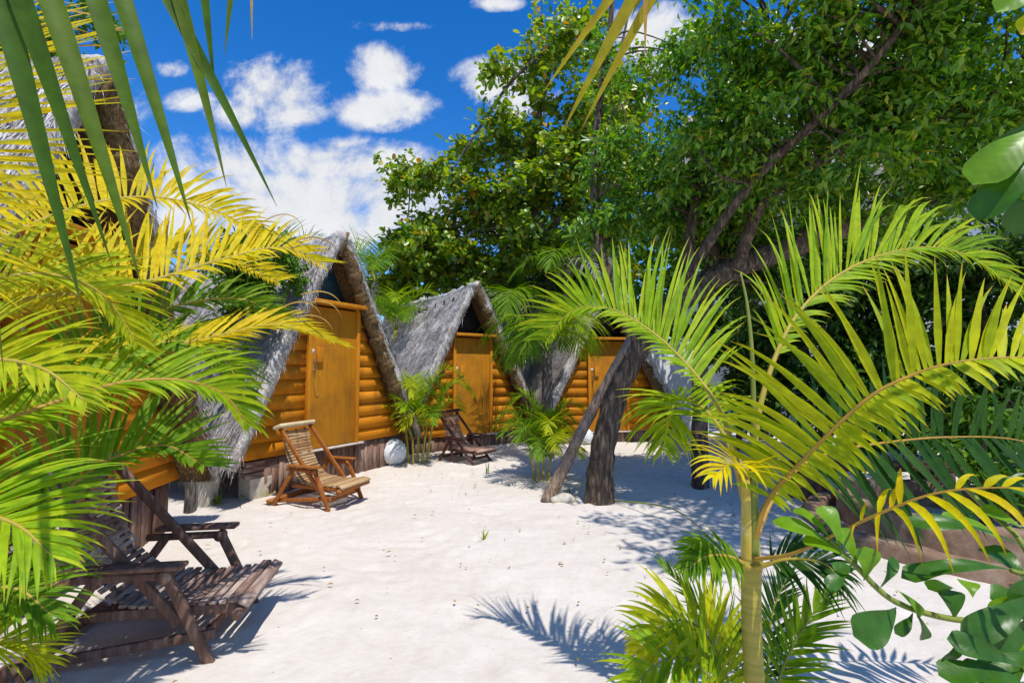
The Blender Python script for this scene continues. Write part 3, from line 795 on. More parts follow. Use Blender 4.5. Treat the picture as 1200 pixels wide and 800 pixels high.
# ------------------------------------------------------------------ deck chairs
def chair(label, origin, fwd, wood, slat, head, arms=True, legs_v=False, seed=1, k=1.0):
    rng = np.random.default_rng(seed)
    t = thing('deck_chair', label, 'deck chair', (*origin, 0), math.atan2(-fwd[0], fwd[1]), 'slatted wooden deck chairs in front of the huts')
    t.scale = (k, k, k)
    hwid = .262

    def part(name, mb, m, par=t, bw=.005):
        return bevel(mb.build(name, M[m], par), bw)
    for s in (-1, 1):
        x = s * hwid
        if not legs_v:
            part('back_rail', MB().bar((x, -.44, .955), (x, .225, .185), .030, .050, (0, 1, 1)), wood)
        else:
            part('back_rail', MB().bar((x, -.50, .93), (x, .46, .0), .030, .050, (0, 1, 1)), wood)
    # head rest: a worn plank with pegs
    hb = MB()
    hb.bar((-.31, -.44, .965), (.31, -.44, .965), .15, .05, (0, -.35, .94))
    h = part('head_rest', hb, head, bw=.018)
    for x in (-.2, 0, .2):
        MB().tube([(x, -.43, .985), (x, -.432, .996)], .012, 8).build('peg', M[wood], h)
    # slung slats on cords
    bc = spline([(0, -.42, .90), (0, -.37, .68), (0, -.27, .47), (0, -.12, .315), (0, 0.02, .262)], 8)
    sg = np.concatenate([[0], np.cumsum(np.linalg.norm(np.diff(bc, axis=0), axis=1))]); sg /= sg[-1]
    mb = MB(); n = 21
    for i in range(n):
        q = (i + .5) / n
        p = np.array([np.interp(q, sg, bc[:, k]) for k in range(3)]); p2 = np.array([np.interp(min(q + .02, 1), sg, bc[:, k]) for k in range(3)])
        d = unit(p2 - p + 1e-6); nrm = np.cross(np.array([1, 0, 0]), d)
        w = .232 + rng.normal(0, .004); tl = rng.normal(0, .004)
        mb.bar(p + [-w, 0, tl], p + [w, 0, -tl], .030, .014, nrm)
    part('back_slats', mb, slat, bw=.003)
    cd = MB()
    for x in (-.16, 0, .16):
        q = bc + np.array([x, 0, 0]); cd.tube(q, .006, 6)
        for i in range(n):
            qq = i / n; p = np.array([np.interp(qq, sg, bc[:, k]) for k in range(3)]) + [x, 0, 0]
            cd.box(p, (.026, .018, .018))
    cd.build('cord', M['dark_wood'], t, False)
    # seat
    for s in (-1, 1):
        part('seat_rail', MB().bar((s * .225, -.24, .235), (s * .225, .52, .235), .030, .05), wood)
    mb = MB(); n = 11
    for i in range(n):
        y = -.06 + i * .048
        z = .285 - .018 * math.sin(math.pi * i / n) + rng.normal(0, .003)
        mb.bar((-.25 + rng.normal(0, .006), y, z), (.25 + rng.normal(0, .006), y + rng.normal(0, .003), z), .034, .018, (0, .05, 1))
    part('seat_slats', mb, slat, bw=.003)
    mb = MB()
    mb.bar((-.27, .478, .287), (.27, .478, .287), .055, .03, (0, .05, .99)); mb.bar((-.28, .537, .275), (.28, .537, .275), .062, .034, (0, .45, .9))
    part('seat_front', mb, slat, bw=.01)
    MB().tube([(-.30, .51, .225), (.30, .51, .225)], .028, 10, .02, 3).build('front_bar', M[wood], t, True)
    # legs, runners, arms
    for s in (-1, 1):
        if not legs_v:
            part('front_leg', MB().bar((s * .318, .17, .475), (s * .318, .40, -.005), .030, .050, (0, 1, .4)), wood)
            part('rear_leg', MB().bar((s * .318, -.14, .46), (s * .318, -.45, -.005), .030, .050, (0, 1, -.4)), wood)
            part('runner', MB().bar((s * .282, .40, .135), (s * .282, -.56, .03), .028, .046), wood)
        else:
            part('rear_leg', MB().bar((s * .305, -.12, .47), (s * .305, -.42, -.005), .030, .050, (0, 1, -.4)), wood)
            part('prop_leg', MB().bar((s * .305, -.14, .46), (s * .305, -.02, -.005), .036, .055, (0, 1, .4)), wood)
        a = MB().bar((s * .33, -.20, .505), (s * .33, .27, .505), .088, .026)
        ar = part('arm_rest', a, wood, bw=.009)
        part('arm_brace', MB().bar((s * .318, -.26, .455), (s * .318, .20, .455), .028, .046), wood, ar, .014)
        MB().tube([(s * .345, .175, .45), (s * .29, .175, .45)], .032, 12).build('arm_bolt', M[wood], ar, True)
    MB().tube([(-.35, -.50, .04), (.35, -.50, .04)] if not legs_v else [(-.33, -.36, .10), (.33, -.36, .10)], .032, 10, .02, 3).build('rear_bar', M[wood], t, True)
    part('stretcher', MB().bar((-.3, .33, .10), (.3, .33, .10), .03, .05), wood)
    return t


chair('weathered brown deck chair half behind the palm fronds, silvery slats', (-1.89, 2.70), (.988, .15), 'weathered_v', 'weathered', 'weathered', seed=1, k=.95)
chair('orange varnished deck chair with pale head rest in front of the blue gabled hut', (-2.10, 5.42), (.94, -.33), 'teak', 'teak_slat', 'head_pale', seed=2, k=.85)
chair('dark reddish deck chair beside the clump palm, its rails reaching the sand', (-.74, 7.80), (.80, -.60), 'dark_wood', 'dark_slat', 'dark_wood', legs_v=True, seed=3, k=.80)


# ------------------------------------------------------------------ round balls by the doors
def ball(label, px, py, r):
    g = Gd(px, py)
    t = thing('round_lantern', label, 'lantern', (g[0], g[1] + r * .6, 0), .25, 'round white lanterns by the huts')
    n, k = 28, 44
    V = []
    for i in range(n + 1):
        ph = math.pi * i / n
        for j in range(k):
            a = 2 * math.pi * j / k
            rr = r * (1 + .03 * math.cos(j * math.pi) * (math.sin(ph) ** .5 if i not in (0, n) else 0))
            V.append((rr * math.sin(ph) * math.cos(a), rr * math.sin(ph) * math.sin(a), rr * .98 * math.cos(ph)))
    V = np.array(V)
    rot = np.array(Matrix.Rotation(R(52), 3, 'X') @ Matrix.Rotation(R(25), 3, 'Y'))
    V = V @ rot.T + [0, 0, r * .95]
    f = [(i * k + j, (i + 1) * k + j, (i + 1) * k + (j + 1) % k, i * k + (j + 1) % k) for i in range(n) for j in range(k)]
    MB().add(V, f).build('shade', M['ball'], t, True)
    ax = rot @ np.array([0, 0, 1])
    c = np.array([0, 0, r * .95])
    MB().tube([c + ax * r * .93, c + ax * r * 1.03], r * .13, 16).build('cap', M['ball'], t)


ball('large round white ribbed lantern on the sand beside the clump palm', 458, 546, .205)
ball('small round white lantern behind the leaning log', 687, 521, .155)

# ------------------------------------------------------------------ blocks and sleepers at the hut corner
def block(label, px, py, s, rz, mat='concrete', name='concrete_block', cat='block'):
    g = Gd(px, py)
    o = MB().box((0, 0, s[2] / 2 - .03), s).build(name, M[mat])
    o.location = (g[0], g[1], 0); o.rotation_euler = (0, 0, rz); bevel(o, .02, 3)
    d = o.modifiers.new('sub', 'SUBSURF'); d.subdivision_type = 'SIMPLE'; d.levels = 3; d.render_levels = 3
    tx = bpy.data.textures.new('rough_' + name, 'CLOUDS'); tx.noise_scale = .12
    dm = o.modifiers.new('rough', 'DISPLACE'); dm.texture = tx; dm.strength = .03
    return tag(o, label, cat)


A2 = math.atan2(.893, .45)
block('pale concrete block under the stacked sleepers at the corner of the blue gabled hut', 303, 581, (.36, .22, .27), A2)
block('mossy stone block beside the stakes of the hut behind the yellow palm', 240, 592, (.2, .18, .33), 1.6)
sg = Gd(301, 582)
for i, (w, dz) in enumerate(((.42, .27), (.44, .335), (.40, .395))):
    o = MB().box((0, 0, 0), (w, .13, .055)).build('wooden_sleeper', M['weathered'])
    o.location = (sg[0] + .02, sg[1] - .02, dz); o.rotation_euler = (0, 0, A2 + (.03, -.04, .02)[i]); bevel(o, .006)
    tag(o, ('lowest grey sleeper resting on the pale concrete block', 'middle grey sleeper in the stack over the concrete block', 'topmost grey sleeper in the stack under the orange boards')[i], 'sleeper', 'sleepers stacked on the concrete block')
# thatch hanging down to the sand in the gap between the two nearest huts
rng = np.random.default_rng(5)
bt = thing('thatch_bundle', 'frayed bundle of hanging thatch in the gap between the two nearest huts', 'thatch bundle', (*Gd(258, 583)[:2], 0))
mb = MB()
n = 1500
hh = rng.random(n)
b = np.stack([rng.normal(-.02, .07, n), rng.normal(.02, .07, n), .25 + 1.0 * hh], 1)
b[:, 0] += -.10 + .22 * hh; b[:, 1] += .25 * hh
sd = unit(np.array([-.10, -.12, -1.0]) + rng.normal(0, .13, (n, 3))); sv = unit(np.cross(sd, rdir(rng, n))) * .006
mb.add(np.stack([b + sv, b - sv, b + sd * (.2 + .25 * rng.random((n, 1)))], 1).reshape(-1, 3), np.arange(n)[:, None] * 3 + [0, 1, 2])
mb.build('straw', M['thatch_brown'], bt)
MB().tube([(-.12, 0, -.05), (-.10, .02, .5), (.06, .2, 1.2)], [.07, .055, .05], 9, .08, 6).build('core', M['thatch_brown'], bt, True)

# ------------------------------------------------------------------ leaning trunks and big tree
def pl(*a): return [P(*q) for q in a]


TB = Gd(702, 588); TB[2] = -.05
trunk = [TB, P(704, 545, TB[1]), P(713, 495, TB[1]), P(732, 435, TB[1] + .05), P(772, 372, TB[1] + .1), P(845, 322, TB[1] + .25), P(950, 282, TB[1] + .3), P(1080, 235, TB[1] + .1), P(1230, 190, TB[1] - .2)]
trad = [.165, .14, .13, .135, .15, .13, .12, .10, .07]
limbs = [(trunk, trad),
         (pl((745, 400, 5.4), (705, 300, 5.7), (697, 200, 5.9), (704, 110, 6.0), (716, 20, 6.0), (720, -60, 6.0)), [.08, .065, .055, .045, .035, .02]),
         (pl((800, 345, 5.5), (815, 240, 5.6), (845, 160, 5.6), (885, 80, 5.5), (940, -10, 5.2), (980, -90, 5.0)), [.07, .058, .048, .038, .03, .015]),
         (pl((860, 320, 5.6), (900, 230, 5.2), (1000, 170, 4.8), (1130, 130, 4.5), (1230, 100, 4.3)), [.08, .06, .05, .04, .02]),
         (pl((800, 330, 5.4), (880, 215, 4.8), (980, 120, 4.3), (1050, 40, 4.0), (1100, -40, 3.9)), [.06, .045, .04, .03, .015]),
         (pl((930, 292, 5.6), (1010, 180, 5.8), (1060, 80, 6.0), (1100, -20, 6.0)), [.06, .05, .04, .02])]
ells = [(P(745, 190, 5.6), (.55, .8, .55), 1.4), (P(715, 255, 6.0), (.45, .6, .35), .8), (P(735, 70, 6.0), (.5, .6, .5), .7), (P(800, 60, 5.8), (.4, .6, .4), .5),
        (P(840, 190, 5.2), (.8, 1.0, .75), 2.2), (P(880, 80, 5.0), (.8, .9, .55), 1.7), (P(960, 160, 4.9), (1.0, 1.1, .8), 3.0),
        (P(1000, 40, 4.5), (1.0, 1.1, .6), 2.6), (P(1100, 120, 4.6), (1.0, 1.2, .7), 3.0), (P(1180, 40, 4.3), (.9, 1.2, .8), 2.4),
        (P(1060, 225, 5.4), (1.1, .8, .35), 1.6), (P(900, 250, 5.8), (.9, .7, .35), 1.5), (P(900, -40, 4.6), (1.2, 1.1, .5), 1.4), (P(1080, -60, 4.0), (1.1, 1.0, .6), 1.6),
        (P(800, 250, 6.2), (.8, .6, .4), 1.3), (P(1180, 180, 5.0), (.8, .8, .5), 1.2), (P(640, -70, 5.4), (.8, .8, .35), .35),
        ((2.4, 2.2, 5.2), (.9, .9, .4), 1.6), ((3.4, 2.4, 5.2), (.9, .9, .4), 1.6), ((2.7, 3.5, 5.4), (1.1, .8, .4), 1.8), ((3.9, 3.5, 5.2), (1.0, .9, .4), 1.5)]
tree('shade_tree', 'big spreading shade tree on a black leaning trunk over the sand', 'tree', TB, limbs, ells, 400, 126, .37, .10, .046, M['leaf_tree'], M['bark_burnt'], seed=21)

PB = Gd(640, 586); PB[2] = -.03
mb = MB().tube(np.array([PB, P(662, 545, PB[1]), P(688, 492, PB[1] - .02), P(720, 432, PB[1] - .05), P(748, 380, PB[1] - .06)]) - PB, [.075, .066, .06, .054, .045], 12, .05, 8)
o = mb.build('leaning_log', M['bark_prop'], None, True); o.location = PB
tag(o, 'bare leaning log propped from the sand up to the black trunk', 'log')
o = MB().tube([(0, 0, 0), (.16, .04, .03), (.26, .05, 0)], [.05, .07, .04], 9, .1, 5).build('pale_stone', M['concrete'], None, True); o.location = Gd(646, 588); tag(o, 'pale flat stone on the sand at the foot of the leaning log', 'stone')

# dark post right of the trunk
SB = Gd(821, 572); SB[2] = -.05
tree('slim_tree', 'slim dark straight trunk standing in the shade right of the leaning trunk', 'tree', SB,
     [(np.array([SB, P(820, 500, SB[1]), P(822, 400, SB[1]), P(835, 300, SB[1] + .1), P(850, 200, SB[1] + .2)]), [.105, .095, .09, .08, .05])],
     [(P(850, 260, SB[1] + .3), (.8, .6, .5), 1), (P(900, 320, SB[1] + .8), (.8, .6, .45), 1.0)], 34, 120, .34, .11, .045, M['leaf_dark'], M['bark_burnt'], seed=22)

DB = (5.2, 10.3, 0)
tree('dense_tree', 'dense dark tree between the shade tree and the white building', 'tree', DB, [(np.array([DB, (5.1, 10.3, 2.5), (5.0, 10.3, 5)]), [.18, .15, .08]), (np.array([(5.1, 10.3, 2.8), (4.2, 10.3, 4.2), (3.4, 10.2, 5.2)]), [.10, .07, .03]), (np.array([(5.1, 10.3, 3.0), (6.4, 10.4, 4.6), (7.6, 10.4, 6.0)]), [.10, .07, .03])],
     [(P(800, 230, 10.2), (1.0, .7, 1.0), 1.5), (P(880, 180, 10.2), (1.2, .8, 1.1), 2), (P(960, 230, 10.2), (1.1, .8, .9), 1.6), (P(960, 110, 10.4), (1.4, .8, 1.0), 2), (P(1080, 110, 10.4), (1.3, .8, .9), 1.8), (P(1190, 130, 10.2), (1.0, .8, 1.2), 1.5), (P(1000, 290, 10.2), (1.6, .7, .6), 1.5)],
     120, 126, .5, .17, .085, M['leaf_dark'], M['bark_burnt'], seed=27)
# grape tree behind the huts
GB = np.array([1.1, 12.2, 0.])
g_l = [(np.array([GB, GB + [.0, 0, 1.5], P(640, 300, 12), P(620, 200, 11.8), P(650, 60, 11.6)]), [.2, .17, .14, .10, .04]),
       (pl((640, 310, 12), (580, 240, 11.8), (540, 200, 11.6), (480, 195, 11.4)), [.09, .07, .05, .02]),
       (pl((520, 218, 11.2), (555, 160, 11.2), (600, 95, 11.2), (640, 60, 11.2)), [.015, .03, .04, .05]),
       (pl((640, 280, 12), (690, 190, 11.6), (720, 90, 11.4), (740, 0, 11.3)), [.09, .07, .05, .02])]
tree('grape_tree', 'tall round leaved tree behind the huts with thin bare twigs at the top', 'tree', GB, g_l,
     [(P(600, 240, 11.6), (2.0, 1.2, 1.5), 4), (P(690, 170, 11.4), (1.6, 1.2, 1.8), 3.4), (P(530, 275, 11.8), (1.5, 1.0, 1.0), 2.4), (P(575, 165, 11.5), (1.2, 1.0, .9), 1.3), (P(490, 205, 11.6), (.7, .6, .35), .5), (P(600, 90, 11.5), (1.1, 1.0, .9), .55), (P(660, 50, 11.3), (1.1, 1.0, .9), .7), (P(650, 330, 12.2), (2.2, .8, 1.2), 2.4), (P(560, 330, 12.2), (1.4, .8, 1.0), 1.6), (P(740, 110, 11.5), (.7, .8, .9), .4)],
     215, 144, .56, .15, .11, M['leaf_grape'], M['bark'], kind='round', seed=23)
tree('grape_bush', 'round leaved bush rising just right of the blue gable', 'bush', (-2.0, 12.6, 0), [(np.array([[-2.0, 12.6, 0], [-2.0, 12.6, 1.6], P(500, 310, 12.4)]), [.10, .08, .03])],
     [(P(490, 300, 12.3), (.9, .7, .9), 2), (P(460, 340, 12.3), (.9, .6, .8), 1.5), (P(520, 320, 12.3), (.9, .6, .8), 1)], 46, 130, .5, .17, .13, M['leaf_grape'], M['bark'], kind='round', seed=24)
tree('green_bush', 'leafy green bush behind the yellow fronds left of the blue gable', 'bush', (-3.25, 5.0, 0), [(np.array([(-3.25, 5.0, 0), (-3.2, 5.0, 1.2), P(300, 350, 5.3), P(312, 315, 5.5)]), [.05, .045, .03, .015])],
     [(P(316, 312, 5.55), (.34, .3, .30), 2), (P(285, 345, 5.3), (.36, .3, .36), 1.6), (P(280, 300, 5.4), (.32, .3, .28), 1.2), (P(338, 300, 5.7), (.18, .2, .16), .4)], 44, 117, .24, .085, .042, M['leaf_shrub'], M['bark'], seed=25)
tree('garden_tree', 'leafy tree showing behind the top of the nearest thatched roof', 'tree', (-8.0, 7.5, 0), [(np.array([[-8.0, 7.5, 0], [-7.9, 7.5, 3], P(40, 60, 7.5)]), [.15, .12, .05])],
     [(P(30, 70, 7.5), (1.1, .9, 1.1), 2), (P(125, 30, 8), (.5, .5, .4), .3), (P(-60, 40, 7.5), (1.1, .9, 1.1), 1)], 46, 120, .4, .13, .06, M['leaf_shrub'], M['bark'], seed=26)

# undergrowth on the right: each bush by itself
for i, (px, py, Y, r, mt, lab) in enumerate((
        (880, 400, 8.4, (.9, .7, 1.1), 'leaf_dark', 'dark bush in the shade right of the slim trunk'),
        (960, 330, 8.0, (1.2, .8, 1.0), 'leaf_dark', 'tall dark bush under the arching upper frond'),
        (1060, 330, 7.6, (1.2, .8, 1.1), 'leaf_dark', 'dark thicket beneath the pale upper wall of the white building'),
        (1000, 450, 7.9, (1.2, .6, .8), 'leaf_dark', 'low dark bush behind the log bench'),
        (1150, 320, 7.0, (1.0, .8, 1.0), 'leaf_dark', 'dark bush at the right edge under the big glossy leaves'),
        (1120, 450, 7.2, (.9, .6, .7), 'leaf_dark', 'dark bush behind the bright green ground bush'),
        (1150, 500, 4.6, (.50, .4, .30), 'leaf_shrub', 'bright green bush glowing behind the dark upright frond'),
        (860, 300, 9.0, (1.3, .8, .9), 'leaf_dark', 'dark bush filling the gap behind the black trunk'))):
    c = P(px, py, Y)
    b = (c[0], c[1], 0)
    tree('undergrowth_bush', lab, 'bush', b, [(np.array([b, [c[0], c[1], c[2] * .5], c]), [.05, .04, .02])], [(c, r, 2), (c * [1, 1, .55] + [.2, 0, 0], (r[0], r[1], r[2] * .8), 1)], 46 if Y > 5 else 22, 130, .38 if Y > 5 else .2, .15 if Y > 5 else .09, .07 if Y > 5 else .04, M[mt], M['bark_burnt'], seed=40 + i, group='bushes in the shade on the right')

# far green beyond everything
rng = np.random.default_rng(61)
mb = MB(); n = 34000
x = rng.uniform(-26, 30, n); h = 3.1 + 1.3 * vnoise(x, x * 0 + 2, 3.0, 8) + .8 * vnoise(x, x * 0 + 2, .8, 9)
h = np.where(x > .2, h + 5.0, np.where(x > -1.5, h + 2.5, h))
z = h * rng.random(n) ** .8; y = 19 + 2.5 * rng.random(n)
leaf_block(mb, np.stack([x, y, z], 1), rdir(rng, n), unit(rdir(rng, n) + [0, -.3, .8]), .42, .24)
tag(mb.build('far_treeline', M['leaf_shrub']), 'green wall of trees far behind the huts', 'trees', kind='stuff')

# ------------------------------------------------------------------ white building and fence behind
wb = thing('white_building', 'white two storey building with a grey thatched roof behind the shade tree', 'building', (11.9, 13.5, 0))
wl = MB().box((0, 2.0, 3.4), (11.6, 4, 6.9)).build('wall', M['white_wall'], wb)
for z in (1.4, 4.7):
    for x in (-4.4, -2.2, 0, 2.2, 4.4):
        w = MB().box((x, -.02, z), (1.0, .08, 1.4)).build('window', M['window'], wb)
        fr = MB()
        for q in (-1, 1): fr.box((x + q * .53, -.05, z), (.08, .12, 1.56)); fr.box((x, -.05, z + q * .74), (.98, .12, .08))
        fr.build('frame', M['white_wall'], w)
MB().box((0, -.5, 3.3), (11.6, 1.0, .14)).build('balcony_slab', M['white_wall'], wb)
rf = MB()
V = [(-6.6, -1.2, 6.5), (6.6, -1.2, 6.5), (6.6, 2, 9.8), (-6.2, 2, 9.8), (6.6, 5.2, 6.5), (-6.6, 5.2, 6.5)]
rf.add(V, [(0, 1, 2, 3), (3, 2, 4, 5), (0, 3, 5), (1, 4, 2)])
ro = rf.build('roof', M['thatch'], wb); sm = ro.modifiers.new('thick', 'SOLIDIFY'); sm.thickness = .3

pw = thing('white_screen_wall', 'plain white garden wall showing in the gap right of the black trunk', 'wall', (3.72, 10.9, 0), .1)
bevel(MB().box((0, 0, 1.0), (1.3, .16, 2.0)).build('panel', M['white_wall'], pw), .01)
bevel(MB().box((0, 0, 2.04), (1.4, .24, .08)).build('coping', M['white_wall'], pw), .01)

fe = thing('board_fence', 'grey weathered board fence in the shade behind the middle huts', 'fence', (.9, 11.9, 0), 0)
mb = MB(); x = -1.6; rng = np.random.default_rng(9)
while x < 1.9:
    w = .13 + .03 * rng.random(); mb.box((x + w / 2, rng.normal(0, .01), 1.5 + .1 * rng.random()), (w * .93, .03, 3.0)); x += w
mb.build('boards', M['grey_board'], fe)
for z in (.5, 2.2): MB().box((.15, .06, z), (3.5, .06, .09)).build('rail', M['grey_board'], fe)

# ------------------------------------------------------------------ ring wall, bench on the right
def arc_wall(name, label, c, r, a0, a1, h, th, mat, cat):
    n = 60; V = []; rng = np.random.default_rng(3)
    t = thing(name, label, cat, (*c, 0))
    A = np.linspace(R(a0), R(a1), n)
    for i, a in enumerate(A):
        j = .012 * math.sin(i * 1.3) + rng.normal(0, .004)
        for rr, z in ((r + th / 2, -.05), (r + th / 2 + j, h - .03), (r + th / 2 - .03, h + j * .6), (r - th / 2 + .03, h + j * .6), (r - th / 2 + j, h - .03), (r - th / 2, -.05)):
            V.append((rr * math.cos(a), rr * math.sin(a), z))
    f = [(i * 6 + k, (i + 1) * 6 + k, (i + 1) * 6 + k + 1, i * 6 + k + 1) for i in range(n - 1) for k in range(5)]
    f += [tuple(range(6))[::-1], tuple((n - 1) * 6 + k for k in range(6))]
    MB().add(V, f).build('masonry', M[mat], t, True)
    return t


arc_wall('ring_wall', 'low brown outer masonry ring on the sand at the right', (3.95, 4.30), 1.15, 0, 360, .12, .17, 'curb', 'ring wall')
arc_wall('ring_wall', 'taller brown inner masonry ring inside the low outer one', (4.05, 4.45), .88, 0, 360, .26, .14, 'curb', 'ring wall')

bg = Gd(957, 588)
be = thing('log_bench', 'dark plank bench on thick log stumps behind the palm fronds', 'bench', (bg[0], bg[1] + .15, 0), -.05)
for x in (0, 1.35):
    MB().tube([(x, 0, -.03), (x, 0, .15), (x, 0, .33)], [.20, .19, .195], 16, .02, 4).build('stump', M['dark_wood'], be, True)
bevel(MB().box((.68, 0, .365), (1.9, .36, .06)).build('plank', M['dark_wood'], be), .012)

# ------------------------------------------------------------------ middle distance palms
q = Gd(487, 543)
palm('clump_palm', 'small clump palm between the round lantern and the dark deck chair', (q[0], q[1], 0), .5, 17, .62, .62, .62, .36, .022, ['palm_lime', 'palm_yellow', 'palm_green'], 71, .018, 26, 'clump palms near the huts',
     canes=[(-.10, 0, .55), (.02, .04, .75), (.10, -.03, .45), (.16, .02, .62), (-.02, -.06, .40)])
q = Gd(634, 563)
palm('clump_palm', 'bushy clump palm at the left of the leaning log', (q[0], q[1], 0), .4, 19, .54, .55, .62, .36, .020, ['palm_green', 'palm_lime', 'palm_yellow', 'palm_green'], 72, .016, 26, 'clump palms near the huts',
     canes=[(-.08, 0, .35), (.03, .04, .5), (.08, -.03, .3), (-.03, -.06, .28)])
palm('drooping_palm', 'palm with long drooping fronds between the two far huts', (.60, 8.3, 0), 1.75, 9, .95, .62, 1.9, .75, .030, ['palm_green', 'palm_lime', 'palm_green'], 73, .10, 30, None, azs=[3.3, 0.1, 4.3, 2.2, 5.3, 1.2, 3.8, 0.9, 2.8], droop=1.6, lift=5, K=7)
palm('pale_palm', 'pale fronds of a tall palm fanning above the blue gabled hut', (-3.4, 11.3, 0), 3.5, 9, 1.2, .8, 1.3, .75, .024, ['palm_blue', 'palm_lime', 'palm_green'], 74, .09, 26, 'palms behind the huts', lean=(.2, 0))
palm('pale_palm', 'bluish palm head showing left of the blue gable ridge', (-6.1, 13.0, 0), 4.2, 8, 1.2, .8, 1.1, .75, .024, ['palm_blue'], 75, .09, 24, 'palms behind the huts')
palm('hedge_palm', 'green palm filling the gap between the blue gabled hut and the broad grey roof', (-2.5, 10.4, 0), 2.3, 10, 1.0, .7, 1.2, .6, .026, ['palm_lime', 'palm_green'], 76, .05, 24, 'palms behind the huts')
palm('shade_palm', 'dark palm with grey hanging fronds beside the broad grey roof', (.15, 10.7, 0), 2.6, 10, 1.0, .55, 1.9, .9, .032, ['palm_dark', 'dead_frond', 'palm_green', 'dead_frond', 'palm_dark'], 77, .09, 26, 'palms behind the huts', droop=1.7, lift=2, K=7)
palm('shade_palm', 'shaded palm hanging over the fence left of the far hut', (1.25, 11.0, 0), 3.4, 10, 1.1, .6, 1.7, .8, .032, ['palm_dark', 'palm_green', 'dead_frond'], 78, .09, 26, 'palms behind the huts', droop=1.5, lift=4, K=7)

# ------------------------------------------------------------------ front right palm
RC = P(878, 640, 1.62)
rp = thing('areca_palm', 'tall young palm with ringed yellow cane at the front right of the sand', 'palm', (RC[0], RC[1], 0))
RO = (RC[0], RC[1], 0)
tr = [np.array([RC[0] + .01, RC[1], -.05]), np.array([RC[0] + .005, RC[1], .4]), P(881, 740, 1.62), P(880, 655, 1.62)]
mbt = MB(); c = spline(tr, 20); rr = np.full(len(c), .030); rr[::6] *= 1.07; rr[-4:] *= 1.1
mbt.tube(c - np.array(RO), rr, 18).build('trunk', M['cane'], rp, True)
MB().tube(np.array([P(880, 658, 1.62), P(878, 600, 1.62), P(873, 545, 1.62)]) - RO, [.031, .024, .013], 14, .01, 8).build('crown_shaft', M['cane_top'], rp, True)
MB().tube(np.array([P(884, 655, 1.60), P(884, 560, 1.60), P(882, 430, 1.60), P(876, 360, 1.62), P(868, 320, 1.64)]) - RO, [.016, .010, .007, .005, .003], 8, 0, 8).build('spear_leaf', M['rachis_green'], rp, True)


def pf(parent, origin, pix, **k):
    return frond(parent, [P(*a) for a in pix], origin=origin, **k)


pf(rp, RO, [(876, 600, 1.62), (858, 520, 1.68), (838, 470, 1.76), (800, 422, 1.9), (757, 384, 2.0), (712, 361, 2.1), (668, 366, 2.2), (640, 400, 2.25)], Lmax=.50, W=0.0176, n=75, mat='palm_lime', start=.33, up=(0, -.85, .52), lift=16, droop=.55, seed=201, a0=60, a1=48, rr=.008, lscale=(1, .22), fe=1)
pf(rp, RO, [(876, 600, 1.62), (858, 530, 1.7), (835, 490, 1.9), (806, 466, 2.05), (785, 480, 2.15), (778, 525, 2.2)], Lmax=.34, W=.017, n=48, mat='palm_lime', start=.38, up=(.1, -.75, .65), lift=10, droop=1.1, seed=202, a0=80, a1=40, rr=.009)
pf(rp, RO, [(880, 590, 1.62), (890, 480, 1.68), (918, 396, 1.76), (950, 350, 1.82), (990, 318, 1.88), (1040, 297, 1.93), (1095, 290, 1.98), (1145, 305, 2.0), (1195, 345, 2.0)], Lmax=.54, W=0.0168, n=80, mat='palm_lime', start=.28, up=(0, -.85, .52), lift=14, droop=.75, seed=203, a0=42, a1=34, rr=.008, lscale=(.3, 1), fe=1)
pf(rp, RO, [(882, 640, 1.60), (898, 590, 1.57), (930, 550, 1.52), (1010, 472, 1.40), (1070, 439, 1.35), (1130, 423, 1.3), (1210, 420, 1.25), (1290, 440, 1.2)], Lmax=.40, W=0.0193, n=67, mat='palm_yellow', start=.16, up=(0, -.85, .52), lift=22, droop=.6, seed=204, a0=86, a1=56, rr=.0065, rmat='rachis_orange', lscale=(.35, 1), fe=1.4)
pf(rp, RO, [(882, 640, 1.62), (905, 585, 1.75), (941, 544, 1.85), (986, 527, 1.95), (1040, 518, 2.0), (1110, 512, 2.0), (1190, 515, 2.0), (1260, 540, 2.0)], Lmax=.42, W=0.0297, n=38, mat='palm_dark', start=.25, up=(0, -.95, .3), lift=8, droop=.12, seed=205, a0=84, a1=62, rr=.007, rmat='rachis_orange')  # sunlit here, so its shade is put into the dark leaf colour
pf(rp, RO, [(884, 655, 1.58), (930, 648, 1.45), (990, 620, 1.32), (1046, 595, 1.22), (1100, 577, 1.15), (1170, 571, 1.08), (1260, 575, 1.0)], Lmax=.22, W=0.015, n=11, mat='palm_gold', start=.42, up=(0, -.55, .8), lift=25, droop=1.6, seed=206, a0=70, a1=40, rr=.0045, rmat='rachis_orange', sides=(1, -1), lscale=(1, .5))
pf(rp, RO, [(874, 560, 1.6), (868, 546, 1.52), (855, 544, 1.45), (838, 556, 1.40)], Lmax=.20, W=0.0119, n=16, mat='palm_gold', start=.15, up=(0, -.4, .9), lift=25, droop=.9, seed=207, a0=60, a1=20, rr=.005)
pf(rp, RO, [(878, 665, 1.58), (855, 652, 1.54), (828, 652, 1.50), (805, 668, 1.48)], Lmax=.14, W=0.0158, n=28, mat='palm_green', start=.18, up=(0, -.5, .85), lift=6, droop=.9, seed=208, a0=70, a1=30, rr=.006)
pf(rp, RO, [(884, 665, 1.58), (925, 655, 1.52), (965, 660, 1.48), (985, 680, 1.46)], Lmax=.20, W=0.0106, n=25, mat='palm_dark', start=.2, up=(0, -.5, .85), lift=6, droop=1.0, seed=209, a0=65, a1=30, rr=.006)
